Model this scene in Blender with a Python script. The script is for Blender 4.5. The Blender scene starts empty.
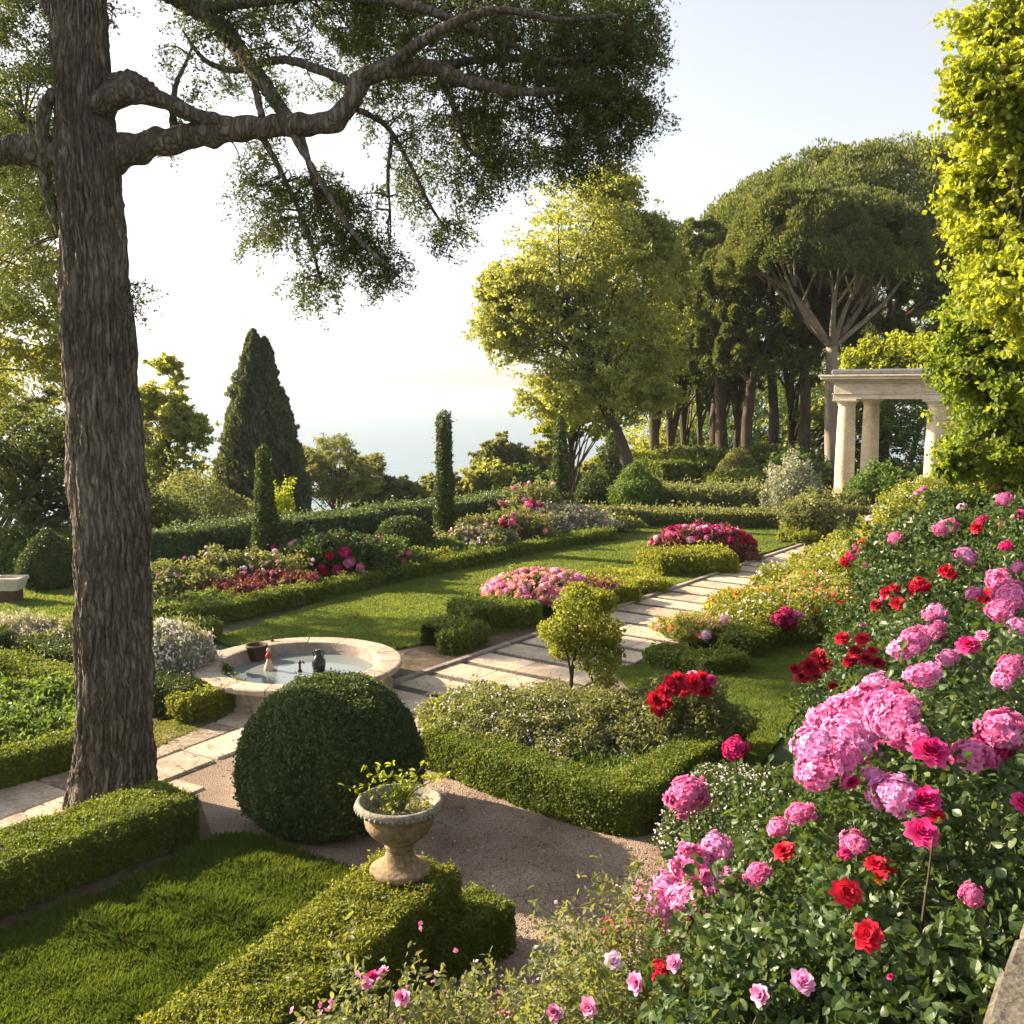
import bpy, math
import numpy as np
from mathutils import Vector

# ------------------------------------------------------------------ scene, camera, light
scene = bpy.context.scene
COL = scene.collection
R = math.radians

CAM_H = 4.2
HAZE = 0.00022
FOC = 995.0
PITCH = math.atan(117 / FOC)
cd = bpy.data.cameras.new("camera")
cd.sensor_width = 36.0
cd.lens = 36.0 * FOC / 1024.0
cd.clip_start = 0.05
cd.clip_end = 60000.0
cam = bpy.data.objects.new("camera", cd)
cam.location = (0, 0, CAM_H)
cam.rotation_euler = (math.pi / 2 - PITCH, 0, 0)
COL.objects.link(cam)
scene.camera = cam

SUN_EL, SUN_AZ = R(26), R(-66)          # azimuth measured from +Y towards +X
w = bpy.data.worlds.new("World")
scene.world = w
w.use_nodes = True
nt = w.node_tree
sky = nt.nodes.new("ShaderNodeTexSky")
sky.sky_type = 'NISHITA'
sky.sun_disc = False
sky.sun_elevation = SUN_EL
sky.sun_rotation = SUN_AZ
sky.altitude = 60
sky.air_density = 1.0
sky.dust_density = 2.0
sky.ozone_density = 1.0
bg = nt.nodes["Background"]
bg.inputs[1].default_value = 0.074
hs = nt.nodes.new("ShaderNodeHueSaturation")      # a milky, hazy sky
hs.inputs["Saturation"].default_value = 0.28
nt.links.new(sky.outputs[0], hs.inputs["Color"])
nt.links.new(hs.outputs[0], bg.inputs[0])

sd = bpy.data.lights.new("sun", 'SUN')
sd.energy = 4.6
sd.angle = R(0.6)
sd.color = (1.0, 0.81, 0.56)
sun = bpy.data.objects.new("sun", sd)
sv = Vector((math.sin(SUN_AZ) * math.cos(SUN_EL), math.cos(SUN_AZ) * math.cos(SUN_EL), math.sin(SUN_EL)))
sun.rotation_euler = sv.to_track_quat('Z', 'Y').to_euler()
COL.objects.link(sun)

vs = scene.view_settings
vs.view_transform = 'Standard'
vs.look = 'None'
vs.gamma = 1
vs.use_curve_mapping = False
vs.exposure = 1.85
scene.cycles.max_bounces = 7
scene.cycles.diffuse_bounces = 4
scene.cycles.glossy_bounces = 3
scene.cycles.transmission_bounces = 4
scene.cycles.transparent_max_bounces = 6
scene.cycles.sample_clamp_indirect = 6
scene.cycles.volume_bounces = 0

rng = np.random.default_rng(11)
U = rng.uniform
SP, CP = math.sin(PITCH), math.cos(PITCH)


def ray(px, py):
    u = (px - 512) / FOC
    v = (512 - py) / FOC
    return np.array([u, CP + v * SP, -SP + v * CP])


def G(px, py, z=0.0):
    """ground point seen at a pixel, at height z"""
    d = ray(px, py)
    t = (z - CAM_H) / d[2]
    return np.array([d[0] * t, d[1] * t, z])


def P(px, py, y):
    """point at distance y along the view seen at a pixel"""
    d = ray(px, py)
    t = y / d[1]
    return np.array([d[0] * t, y, CAM_H + d[2] * t])


def nz(p, f=1.0, seed=0):
    """smooth noise about -1..1 from a few sinusoids"""
    r = np.random.default_rng(1000 + seed)
    p = np.asarray(p, float) * f
    s = np.zeros(p.shape[:-1])
    for i in range(7):
        k = r.normal(size=3)
        k *= (0.7 + 1.8 * i / 7) / np.linalg.norm(k)
        s += np.sin(p @ k * 2.2 + r.uniform(0, 6.28)) / (1 + 0.25 * i)
    return s / 2.6


def unit(v):
    return v / np.maximum(np.linalg.norm(v, axis=-1, keepdims=True), 1e-9)


# ------------------------------------------------------------------ mesh plumbing
class MB:
    """collects numpy vertices and faces for one mesh object"""

    def __init__(s):
        s.v, s.f, s.a, s.m, s.n = [], [], [], [], 0

    def add(s, v, faces, rnd=0.5, mat=0):
        v = np.asarray(v, float).reshape(-1, 3)
        faces = np.asarray(faces, int)
        s.v.append(v)
        s.f.append(faces + s.n)
        s.a.append(np.broadcast_to(np.asarray(rnd, float), (len(v),)).copy())
        s.m.append(np.full(len(faces), mat, int))
        s.n += len(v)

    def build(s, name, mats, parent=None, loc=(0, 0, 0), smooth=False, world=True):
        """world=True: the vertices are in world coordinates and the origin goes to loc"""
        me = mesh_data(s, name, mats, np.asarray(loc, float) if world else np.zeros(3), smooth)
        o = bpy.data.objects.new(name, me)
        COL.objects.link(o)
        if parent is not None:
            o.parent = parent
            o.location = Vector(loc) - parent.location
        else:
            o.location = loc
        return o


def mesh_data(s, name, mats, origin, smooth=False):
    me = bpy.data.meshes.new(name)
    if s.n:
        V = np.concatenate(s.v) - origin
        me.vertices.add(len(V))
        me.vertices.foreach_set("co", V.astype(np.float32).ravel())
        nl = sum(f.size for f in s.f)
        npoly = sum(len(f) for f in s.f)
        me.loops.add(nl)
        me.loops.foreach_set("vertex_index", np.concatenate([f.ravel() for f in s.f]).astype(np.int32))
        me.polygons.add(npoly)
        tot = np.concatenate([np.full(len(f), f.shape[1], np.int32) for f in s.f])
        st = np.concatenate([[0], np.cumsum(tot)[:-1]]).astype(np.int32)
        me.polygons.foreach_set("loop_start", st)
        me.polygons.foreach_set("material_index", np.concatenate(s.m).astype(np.int32))
        me.polygons.foreach_set("use_smooth", np.full(npoly, smooth, bool))
        at = me.attributes.new("rnd", 'FLOAT', 'POINT')
        at.data.foreach_set("value", np.concatenate(s.a).astype(np.float32))
        me.update(calc_edges=True)
    for m in (mats if isinstance(mats, (list, tuple)) else [mats]):
        me.materials.append(m)
    return me


def tag(o, label, cat, group=None):
    o["label"] = label
    o["category"] = cat
    if group:
        o["group"] = group
    return o


def thing(name, loc, label, cat, group=None):
    o = bpy.data.objects.new(name, None)
    o.empty_display_size = 0.2
    o.location = [float(c) for c in loc]
    COL.objects.link(o)
    return tag(o, label, cat, group)


def structure(o, kind='structure'):
    o["kind"] = kind
    return o


# ------------------------------------------------------------------ materials
def new_mat(name):
    m = bpy.data.materials.new(name)
    m.use_nodes = True
    t = m.node_tree
    for n in list(t.nodes):
        t.nodes.remove(n)
    out = t.nodes.new("ShaderNodeOutputMaterial")
    return m, t, out


def ramp(t, stops):
    n = t.nodes.new("ShaderNodeValToRGB")
    e = n.color_ramp.elements
    while len(e) < len(stops):
        e.new(0.5)
    for el, (p, c) in zip(e, stops):
        el.position = p
        el.color = (*c, 1)
    return n


def leafmat(name, c0, c1, c2, trans=0.4, warm=(1.25, 1.1, 0.5), spec=0.3, rough=0.5, clump=1.5, mixn=0.45, gain=1.35):
    c0, c1, c2 = [tuple(min(.85, q * gain) for q in c) for c in (c0, c1, c2)]
    c0, c1, c2 = [(c[0], c[1], c[2] * 1.2 + .004) for c in (c0, c1, c2)]
    m, t, out = new_mat(name)
    L = t.links.new
    at = t.nodes.new("ShaderNodeAttribute")
    at.attribute_name = "rnd"
    tc = t.nodes.new("ShaderNodeTexCoord")
    no = t.nodes.new("ShaderNodeTexNoise")
    no.inputs["Scale"].default_value = clump
    no.inputs["Detail"].default_value = 2
    L(tc.outputs["Object"], no.inputs["Vector"])
    mx = t.nodes.new("ShaderNodeMath")
    mx.operation = 'MULTIPLY_ADD'
    L(no.outputs[0], mx.inputs[0])
    mx.inputs[1].default_value = mixn * 1.6
    m2 = t.nodes.new("ShaderNodeMath")
    m2.operation = 'MULTIPLY_ADD'
    L(at.outputs["Fac"], m2.inputs[0])
    m2.inputs[1].default_value = 1 - mixn
    m2.inputs[2].default_value = -mixn * 0.3
    L(m2.outputs[0], mx.inputs[2])
    rp = ramp(t, [(0.0, c0), (0.5, c1), (1.0, c2)])
    L(mx.outputs[0], rp.inputs[0])
    b = t.nodes.new("ShaderNodeBsdfPrincipled")
    b.inputs["Roughness"].default_value = rough
    b.inputs["Specular IOR Level"].default_value = spec
    L(rp.outputs[0], b.inputs["Base Color"])
    tr = t.nodes.new("ShaderNodeBsdfTranslucent")
    mc = t.nodes.new("ShaderNodeMix")
    mc.data_type = 'RGBA'
    mc.blend_type = 'MULTIPLY'
    mc.inputs[0].default_value = 1
    L(rp.outputs[0], mc.inputs[6])
    mc.inputs[7].default_value = (*[x * 1.5 for x in warm], 1)
    L(mc.outputs[2], tr.inputs[0])
    ms = t.nodes.new("ShaderNodeMixShader")
    ms.inputs[0].default_value = trans
    L(b.outputs[0], ms.inputs[1])
    L(tr.outputs[0], ms.inputs[2])
    L(ms.outputs[0], out.inputs[0])
    return m


def petalmat(name, c0, c1, c2, trans=0.3):
    return leafmat(name, c0, c1, c2, trans, warm=(1.0, 0.9, 0.9), spec=0.15, rough=0.6, clump=14, mixn=0.25, gain=1.0)


def surfmat(name, stops, scale=4.0, detail=6, rough=0.85, bump=0.3, bscale=30, stretch=(1, 1, 1), attr=0.0, voro=False, dist=0.02, spec=0.3, scale2=None):
    """stone, soil, bark: noise colour, optional tone per piece, bump"""
    m, t, out = new_mat(name)
    L = t.links.new
    tc = t.nodes.new("ShaderNodeTexCoord")
    mp = t.nodes.new("ShaderNodeMapping")
    mp.inputs["Scale"].default_value = stretch
    L(tc.outputs["Object"], mp.inputs[0])
    no = t.nodes.new("ShaderNodeTexNoise")
    no.inputs["Scale"].default_value = scale
    no.inputs["Detail"].default_value = detail
    no.inputs["Roughness"].default_value = 0.65
    L(mp.outputs[0], no.inputs["Vector"])
    fac = no.outputs[0]
    if scale2:
        n2 = t.nodes.new("ShaderNodeTexNoise")
        n2.inputs["Scale"].default_value = scale2
        n2.inputs["Detail"].default_value = 3
        L(mp.outputs[0], n2.inputs["Vector"])
        av = t.nodes.new("ShaderNodeMath")
        av.operation = 'MULTIPLY_ADD'
        L(n2.outputs[0], av.inputs[0])
        av.inputs[1].default_value = 0.8
        sb = t.nodes.new("ShaderNodeMath")
        sb.operation = 'SUBTRACT'
        L(fac, sb.inputs[0])
        sb.inputs[1].default_value = 0.4
        L(sb.outputs[0], av.inputs[2])
        fac = av.outputs[0]
    if attr:
        at = t.nodes.new("ShaderNodeAttribute")
        at.attribute_name = "rnd"
        ma = t.nodes.new("ShaderNodeMath")
        ma.operation = 'MULTIPLY_ADD'
        L(at.outputs["Fac"], ma.inputs[0])
        ma.inputs[1].default_value = attr
        sb = t.nodes.new("ShaderNodeMath")
        sb.operation = 'SUBTRACT'
        L(fac, sb.inputs[0])
        sb.inputs[1].default_value = attr * 0.5
        L(sb.outputs[0], ma.inputs[2])
        fac = ma.outputs[0]
    rp = ramp(t, stops)
    L(fac, rp.inputs[0])
    b = t.nodes.new("ShaderNodeBsdfPrincipled")
    b.inputs["Roughness"].default_value = rough
    b.inputs["Specular IOR Level"].default_value = spec
    L(rp.outputs[0], b.inputs["Base Color"])
    if voro:
        vn = t.nodes.new("ShaderNodeTexVoronoi")
        vn.inputs["Scale"].default_value = bscale
    else:
        vn = t.nodes.new("ShaderNodeTexNoise")
        vn.inputs["Scale"].default_value = bscale
        vn.inputs["Detail"].default_value = 5
    L(mp.outputs[0], vn.inputs["Vector"])
    bp = t.nodes.new("ShaderNodeBump")
    bp.inputs["Strength"].default_value = bump
    bp.inputs["Distance"].default_value = dist
    L(vn.outputs[0], bp.inputs["Height"])
    L(bp.outputs[0], b.inputs["Normal"])
    L(b.outputs[0], out.inputs[0])
    return m


M = {}
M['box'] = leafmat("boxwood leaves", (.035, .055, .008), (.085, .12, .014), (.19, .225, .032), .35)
M['box_sunlit'] = leafmat("sunlit tinted boxwood leaves", (.045, .062, .009), (.115, .14, .018), (.24, .25, .04), .42)  # brighter copy of the box leaves, yellow sunlight put into the colour
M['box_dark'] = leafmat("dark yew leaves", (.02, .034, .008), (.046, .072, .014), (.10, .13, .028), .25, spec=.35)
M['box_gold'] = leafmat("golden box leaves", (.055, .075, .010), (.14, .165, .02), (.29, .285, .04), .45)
M['privet'] = leafmat("privet leaves", (.024, .045, .014), (.055, .09, .024), (.13, .16, .05), .3, spec=.5)
M['rose_leaf'] = leafmat("rose leaves", (.018, .038, .010), (.044, .076, .018), (.11, .15, .036), .3, spec=.35, rough=.42, clump=3)
M['green'] = leafmat("mid green leaves", (.03, .06, .012), (.07, .12, .02), (.15, .2, .04), .4)
M['yellowgreen'] = leafmat("yellow green leaves", (.09, .118, .014), (.195, .232, .022), (.385, .395, .045), .5, warm=(1.2, 1.08, .5), spec=.3)
M['grey'] = leafmat("silver grey leaves", (.10, .12, .075), (.20, .22, .15), (.36, .36, .27), .3)
M['olive'] = leafmat("olive green leaves", (.055, .076, .028), (.115, .135, .05), (.21, .22, .09), .48)
M['pine'] = leafmat("old pine needles", (.022, .036, .010), (.05, .07, .016), (.11, .125, .03), .4, clump=1.2)
M['stonepine'] = leafmat("umbrella pine needles", (.036, .056, .016), (.085, .11, .028), (.165, .185, .05), .38, clump=.6)
M['poplar'] = leafmat("pale summer leaves", (.095, .116, .025), (.19, .212, .046), (.31, .32, .08), .55, warm=(1.18, 1.08, .6), clump=.5)
M['maple'] = leafmat("sunny maple leaves", (.05, .085, .010), (.115, .165, .016), (.26, .30, .03), .55)
M['wood_leaf'] = leafmat("woodland leaves", (.028, .044, .013), (.06, .082, .022), (.12, .15, .04), .45, clump=.4)
M['conifer'] = leafmat("cypress sprays", (.034, .05, .026), (.07, .09, .045), (.13, .15, .075), .3, clump=.6)
M['rust'] = leafmat("rusty red leaves", (.07, .02, .018), (.15, .045, .042), (.26, .12, .10), .28)
M['lavender'] = leafmat("grey flower spikes", (.2, .2, .14), (.36, .34, .26), (.52, .48, .4), .3)
M['stem'] = surfmat("green stems", [(0, (.05, .08, .02)), (1, (.12, .15, .05))])
M['twig'] = surfmat("brown twigs", [(0, (.035, .024, .016)), (1, (.10, .075, .05))])
M['bark'] = surfmat("furrowed bark", [(.2, (.03, .022, .016)), (.5, (.09, .07, .053)), (.8, (.2, .165, .13))], scale=14, stretch=(1, 1, .22), bump=1.0, bscale=26, dist=.04, attr=.55, rough=.95, spec=.1)
M['bark_far'] = surfmat("woodland bark", [(.3, (.036, .027, .02)), (.7, (.12, .095, .072))], scale=3, stretch=(1, 1, .3), bump=.5, bscale=6, rough=.95, spec=.1)
M['bark_pale'] = surfmat("pale pine bark", [(.3, (.17, .135, .105)), (.7, (.38, .32, .26))], scale=3, stretch=(1, 1, .3), bump=.5, bscale=6, rough=.95, spec=.1)
M['turf'] = surfmat("turf", [(.3, (.06, .085, .014)), (.55, (.115, .145, .024)), (.8, (.19, .205, .04))], scale=1.2, bump=.6, bscale=60, scale2=9)
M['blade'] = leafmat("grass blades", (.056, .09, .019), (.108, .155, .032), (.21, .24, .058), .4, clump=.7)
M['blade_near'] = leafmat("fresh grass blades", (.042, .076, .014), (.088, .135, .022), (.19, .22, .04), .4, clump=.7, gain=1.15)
M['terrain'] = surfmat("rough ground", [(.3, (.03, .045, .014)), (.6, (.07, .085, .026)), (.8, (.12, .115, .05))], scale=.5, bump=.6, bscale=6, scale2=4)
M['soil'] = surfmat("bed soil", [(.3, (.05, .035, .022)), (.7, (.14, .10, .065))], scale=6, bump=.8, bscale=40)
M['gravel'] = surfmat("pinkish gravel", [(.25, (.13, .09, .066)), (.5, (.27, .195, .15)), (.75, (.42, .325, .265))], scale=55, detail=3, bump=.9, bscale=85, voro=True, dist=.012, scale2=1.3)
M['gravel_pale'] = surfmat("pale gravel", [(.25, (.28, .25, .23)), (.5, (.42, .385, .36)), (.75, (.55, .52, .5))], scale=40, bump=.6, bscale=60, voro=True, dist=.01, scale2=1)
M['slab'] = surfmat("worn limestone slabs", [(.15, (.15, .115, .085)), (.45, (.32, .255, .195)), (.8, (.5, .42, .335))], scale=5, bump=.5, bscale=26, attr=.5, dist=.015, scale2=22)
M['slab_light'] = surfmat("cream paving", [(.2, (.30, .235, .17)), (.5, (.46, .375, .285)), (.8, (.58, .49, .385))], scale=3, bump=.35, bscale=30, attr=.3, dist=.01, scale2=30)
M['painted_shadow'] = surfmat("painted shadow bands", [(.3, (.065, .055, .047)), (.7, (.14, .12, .10))], scale=14, bump=.9, bscale=16, voro=True, dist=.02)  # shadow bands across the path, put into the colour of these strips
M['kerb'] = surfmat("kerb stone", [(.3, (.2, .165, .14)), (.7, (.38, .32, .275))], scale=6, bump=.4, bscale=30, attr=.3)
M['stone_rim'] = surfmat("basin stone", [(.2, (.19, .15, .115)), (.5, (.37, .305, .24)), (.8, (.50, .43, .355))], scale=4, bump=.35, bscale=30, attr=.25, scale2=25, dist=.01)
M['stone_col'] = surfmat("warm column stone", [(.2, (.42, .315, .19)), (.5, (.63, .50, .33)), (.8, (.74, .63, .46))], scale=2.2, bump=.3, bscale=18, dist=.015, scale2=12)
M['stone_ent'] = surfmat("weathered cornice stone", [(.2, (.36, .285, .22)), (.5, (.57, .475, .375)), (.8, (.70, .61, .5))], scale=2, stretch=(.6, .6, 2), bump=.3, bscale=16, dist=.015, scale2=14)
M['stone_wall'] = surfmat("terrace wall stone", [(.2, (.035, .03, .022)), (.5, (.10, .085, .066)), (.8, (.18, .16, .13))], scale=14, bump=.8, bscale=45, attr=.25, dist=.012, scale2=60)
M['terracotta'] = surfmat("mossy terracotta", [(.2, (.09, .075, .03)), (.42, (.20, .15, .085)), (.58, (.27, .175, .105)), (.8, (.38, .31, .225))], scale=7, bump=.45, bscale=45, dist=.01, scale2=30)
M['urn_rim'] = surfmat("lichen grey stone", [(.2, (.09, .08, .06)), (.5, (.22, .2, .16)), (.8, (.40, .37, .31))], scale=22, bump=.6, bscale=60, dist=.01, scale2=70)
M['trough'] = surfmat("pale trough stone", [(.3, (.42, .37, .31)), (.7, (.62, .57, .5))], scale=8, bump=.3, bscale=30)
M['brown'] = surfmat("dark brown stone", [(.3, (.045, .028, .018)), (.7, (.11, .07, .045))], scale=8, bump=.3, bscale=30)
M['black'] = surfmat("glazed black", [(.3, (.006, .006, .007)), (.7, (.016, .015, .015))], scale=8, bump=.05, rough=.3, spec=.5)
M['redpaint'] = surfmat("red paint", [(.3, (.34, .03, .02)), (.7, (.5, .06, .04))], scale=20, bump=.1)
M['cream'] = surfmat("cream glaze", [(.3, (.5, .36, .25)), (.7, (.62, .5, .38))], scale=20, bump=.1)
M['patina'] = surfmat("roof lead", [(.3, (.09, .10, .11)), (.7, (.19, .2, .2))], scale=4, bump=.2)
PET = {
    'pink': petalmat("pink petals", (.56, .10, .23), (.74, .24, .41), (.87, .52, .63)),
    'pale': petalmat("pale pink petals", (.66, .24, .40), (.80, .38, .55), (.90, .62, .72)),
    'magenta': petalmat("magenta petals", (.38, .01, .085), (.60, .028, .17), (.76, .13, .31)),
    'red': petalmat("red petals", (.30, .004, .012), (.50, .012, .028), (.64, .05, .07)),
    'dark': petalmat("dark red petals", (.14, .002, .006), (.27, .004, .012), (.42, .018, .03)),
    'white': petalmat("white petals", (.66, .6, .52), (.78, .74, .66), (.85, .83, .78)),
    'blush': petalmat("blush petals", (.72, .42, .44), (.82, .60, .62), (.88, .76, .76)),
    'peach': petalmat("peach petals", (.68, .22, .17), (.80, .42, .32), (.86, .64, .52)),
    'orange': petalmat("orange red petals", (.52, .02, .015), (.68, .12, .02), (.80, .38, .04)),
    'yellow': petalmat("yellow petals", (.65, .42, .02), (.78, .6, .05), (.85, .72, .2)),
}


def barkmat(name):
    m, t, out = new_mat(name)
    L = t.links.new
    tc = t.nodes.new("ShaderNodeTexCoord")
    wn = t.nodes.new("ShaderNodeTexNoise")
    wn.inputs["Scale"].default_value = 3
    L(tc.outputs["Object"], wn.inputs["Vector"])
    wm = t.nodes.new("ShaderNodeVectorMath")
    wm.operation = 'MULTIPLY_ADD'
    L(wn.outputs["Color"], wm.inputs[0])
    wm.inputs[1].default_value = (.16, .16, .3)
    L(tc.outputs["Object"], wm.inputs[2])
    mp = t.nodes.new("ShaderNodeMapping")
    mp.inputs["Scale"].default_value = (1, 1, .13)
    L(wm.outputs[0], mp.inputs[0])

    def tex(kind, sc):
        n = t.nodes.new(kind)
        n.inputs["Scale"].default_value = sc
        L(mp.outputs[0], n.inputs["Vector"])
        return n
    vo = tex("ShaderNodeTexVoronoi", 17)
    vo.feature = 'DISTANCE_TO_EDGE'
    vo2 = tex("ShaderNodeTexVoronoi", 44)
    vo2.feature = 'DISTANCE_TO_EDGE'
    no = tex("ShaderNodeTexNoise", 40)
    no.inputs["Detail"].default_value = 8
    n3 = t.nodes.new("ShaderNodeTexNoise")
    n3.inputs["Scale"].default_value = 1.6
    n3.inputs["Detail"].default_value = 4
    L(tc.outputs["Object"], n3.inputs["Vector"])

    def mth(op, a, b, c=None):
        n = t.nodes.new("ShaderNodeMath")
        n.operation = op
        for i, q in enumerate((a, b, c)):
            if q is None:
                continue
            if isinstance(q, (int, float)):
                n.inputs[i].default_value = q
            else:
                L(q, n.inputs[i])
        return n.outputs[0]
    e1 = mth('MINIMUM', mth('MULTIPLY', vo.outputs["Distance"], 3.2), 1.0)
    e2 = mth('MINIMUM', mth('MULTIPLY', vo2.outputs["Distance"], 3.0), 1.0)
    h = mth('ADD', mth('MULTIPLY', e1, .52), mth('MULTIPLY', e2, .28))
    h = mth('MULTIPLY_ADD', no.outputs[0], .75, h)
    f = mth('MULTIPLY_ADD', n3.outputs[0], .55, mth('MULTIPLY', h, .55))
    rp = ramp(t, [(.3, (.034, .025, .018)), (.6, (.115, .094, .075)), (.8, (.21, .178, .148)), (1.0, (.32, .285, .245))])
    L(f, rp.inputs[0])
    b = t.nodes.new("ShaderNodeBsdfPrincipled")
    b.inputs["Roughness"].default_value = .95
    b.inputs["Specular IOR Level"].default_value = .1
    L(rp.outputs[0], b.inputs["Base Color"])
    bp = t.nodes.new("ShaderNodeBump")
    bp.inputs["Strength"].default_value = 1.0
    bp.inputs["Distance"].default_value = .045
    L(h, bp.inputs["Height"])
    L(bp.outputs[0], b.inputs["Normal"])
    L(b.outputs[0], out.inputs[0])
    return m


M['bark'] = barkmat("cracked pine bark")


def watermat(name, col, rough, bscale, bump, dist, stretch=(1, 1, 1)):
    m, t, out = new_mat(name)
    L = t.links.new
    b = t.nodes.new("ShaderNodeBsdfPrincipled")
    b.inputs["Base Color"].default_value = (*col, 1)
    b.inputs["Roughness"].default_value = rough
    b.inputs["IOR"].default_value = 1.33
    tc = t.nodes.new("ShaderNodeTexCoord")
    mp = t.nodes.new("ShaderNodeMapping")
    mp.inputs["Scale"].default_value = stretch
    L(tc.outputs["Object"], mp.inputs[0])
    no = t.nodes.new("ShaderNodeTexNoise")
    no.inputs["Scale"].default_value = bscale
    no.inputs["Detail"].default_value = 4
    L(mp.outputs[0], no.inputs["Vector"])
    bp = t.nodes.new("ShaderNodeBump")
    bp.inputs["Strength"].default_value = bump
    bp.inputs["Distance"].default_value = dist
    L(no.outputs[0], bp.inputs["Height"])
    L(bp.outputs[0], b.inputs["Normal"])
    L(b.outputs[0], out.inputs[0])
    return m


M['sea'] = watermat("sea water", (.12, .19, .23), .3, .03, .6, 3.0, (1, 2.5, 1))
M['pool'] = watermat("basin water", (.17, .20, .205), .03, 3, .03, .02)


# ------------------------------------------------------------------ geometry helpers
def frames(n):
    """two tangents for unit normals"""
    a = rng.normal(size=n.shape)
    t = unit(np.cross(n, a))
    return t, np.cross(n, t)


def leaves(mb, c, nrm, ln, wd, bias=0.6, up=None, shape=0, rnd=None, mat=0, vary=.35):
    """one leaf per centre: shape 0 a folded rhombus (one quad), 1 a pointed oval folded at its midrib (two quads)"""
    n = len(c)
    if n == 0:
        return
    nn = unit(nrm * bias + rng.normal(size=(n, 3)) * (1 - bias) * .9)
    if up is None:
        t, s = frames(nn)
    else:
        t = unit(up + rng.normal(size=(n, 3)) * .45)
        s = unit(np.cross(nn, t))
        nn = np.cross(t, s)
    l = (ln * (1 + vary * U(-1, 1, n)))[:, None]
    wv = (wd * (1 + vary * U(-1, 1, n)))[:, None]
    if rnd is None:
        rnd = np.clip(rng.normal(.5, .22, n), 0, 1)
    if shape == 2:
        b = c - t * l * .5
        prof = [(.12, .30), (.32, .5), (.55, .48), (.78, .29), (.92, .11)]
        rt = [b + t * l * a_ + s * wv * w_ + nn * wv * (.22 * w_) - nn * l * .22 * a_ ** 2 for a_, w_ in prof]
        lf = [b + t * l * a_ - s * wv * w_ + nn * wv * (.22 * w_) - nn * l * .22 * a_ ** 2 for a_, w_ in prof]
        md = [b + t * l * a_ - nn * l * .22 * a_ ** 2 for a_ in (.32, .6)]
        tip = b + t * l - nn * l * .22
        v = np.stack([b] + rt + [tip] + lf[::-1] + md, 1)          # 0 base, 1-5 right, 6 tip, 7-11 left from the tip, 12-13 midrib
        k = np.arange(n)[:, None] * 14
        q4 = [(12, 2, 3, 13), (13, 3, 4, 13), (13, 9, 10, 12)]
        f4 = np.concatenate([k + np.array(q_) for q_ in ([0, 1, 2, 12], [12, 2, 3, 13], [13, 3, 4, 5], [13, 5, 6, 7], [13, 7, 8, 9], [12, 13, 9, 10], [0, 12, 10, 11])])
        mb.add(v, f4, np.repeat(rnd, 14), mat)
        return
    if shape == 0:
        v = np.stack([c - t * l * .5, c + s * wv * .5 + nn * wv * .18, c + t * l * .5, c - s * wv * .5 + nn * wv * .18], 1)
        f = np.arange(n * 4).reshape(n, 4)
        mb.add(v, f, np.repeat(rnd, 4), mat)
    else:
        b = c - t * l * .5
        v = np.stack([b, b + t * l * .3 + s * wv * .5 + nn * wv * .16, b + t * l * .7 + s * wv * .4 + nn * wv * .10,
                      b + t * l - nn * l * .10, b + t * l * .7 - s * wv * .4 + nn * wv * .10, b + t * l * .3 - s * wv * .5 + nn * wv * .16], 1)
        k = np.arange(n)[:, None] * 6
        f = np.concatenate([k + np.array([0, 1, 2, 3]), k + np.array([0, 3, 4, 5])])
        mb.add(v, f, np.repeat(rnd, 6), mat)


def grid_faces(nu, nv, close_u=False):
    i, j = np.meshgrid(np.arange(nu if close_u else nu - 1), np.arange(nv - 1), indexing='ij')
    i, j = i.ravel(), j.ravel()
    i2 = (i + 1) % nu
    return np.stack([i * nv + j, i2 * nv + j, i2 * nv + j + 1, i * nv + j + 1], 1)


def catmull(pts, k=6):
    p = np.asarray(pts, float)
    if len(p) < 3:
        t = np.linspace(0, 1, k + 1)[:, None]
        return p[0] * (1 - t) + p[-1] * t
    q = np.vstack([2 * p[0] - p[1], p, 2 * p[-1] - p[-2]])
    out = []
    for i in range(1, len(q) - 2):
        t = np.linspace(0, 1, k, endpoint=False)[:, None]
        a, b, c, d = q[i - 1], q[i], q[i + 1], q[i + 2]
        out.append(.5 * (2 * b + (c - a) * t + (2 * a - 5 * b + 4 * c - d) * t ** 2 + (3 * b - a - 3 * c + d) * t ** 3))
    out.append(p[-1:])
    return np.vstack(out)


def tube(mb, pts, rad, sides=8, k=6, rough=0.0, rnd=.5, mat=0, smooth=True):
    """tapered limb through the given points"""
    rad = np.asarray(rad, float)
    pp = np.column_stack([np.asarray(pts, float), np.broadcast_to(rad, (len(pts),))])
    q = catmull(pp, k) if smooth else pp
    p, r = q[:, :3], np.maximum(q[:, 3], 1e-4)
    t = unit(np.gradient(p, axis=0))
    ref = np.array([0, 0, 1.0]) if abs(t[0][2]) < .9 else np.array([1.0, 0, 0])
    a = np.empty_like(p)
    prev = unit(np.cross(t[0], ref))
    for i in range(len(p)):
        prev = unit(prev - t[i] * np.dot(prev, t[i]))
        a[i] = prev
    b = np.cross(t, a)
    th = np.linspace(0, 2 * np.pi, sides, endpoint=False)
    rr = r[None, :, None] * np.ones((sides, 1, 1))
    v = p[None] + rr * (np.cos(th)[:, None, None] * a[None] + np.sin(th)[:, None, None] * b[None])
    if rough:
        v = v + unit(v - p[None]) * (nz(v, 2.5 / max(r[0], .05), 5) * rough * rr[..., 0])[..., None]
    mb.add(v, grid_faces(sides, len(p), True), rnd, mat)
    n0 = sides * len(p)
    mb.f.append(np.array([[mb.n - n0 + i * len(p) for i in range(sides)][::-1], [mb.n - n0 + i * len(p) + len(p) - 1 for i in range(sides)]]))
    mb.m.append(np.full(2, mat, int))


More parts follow.
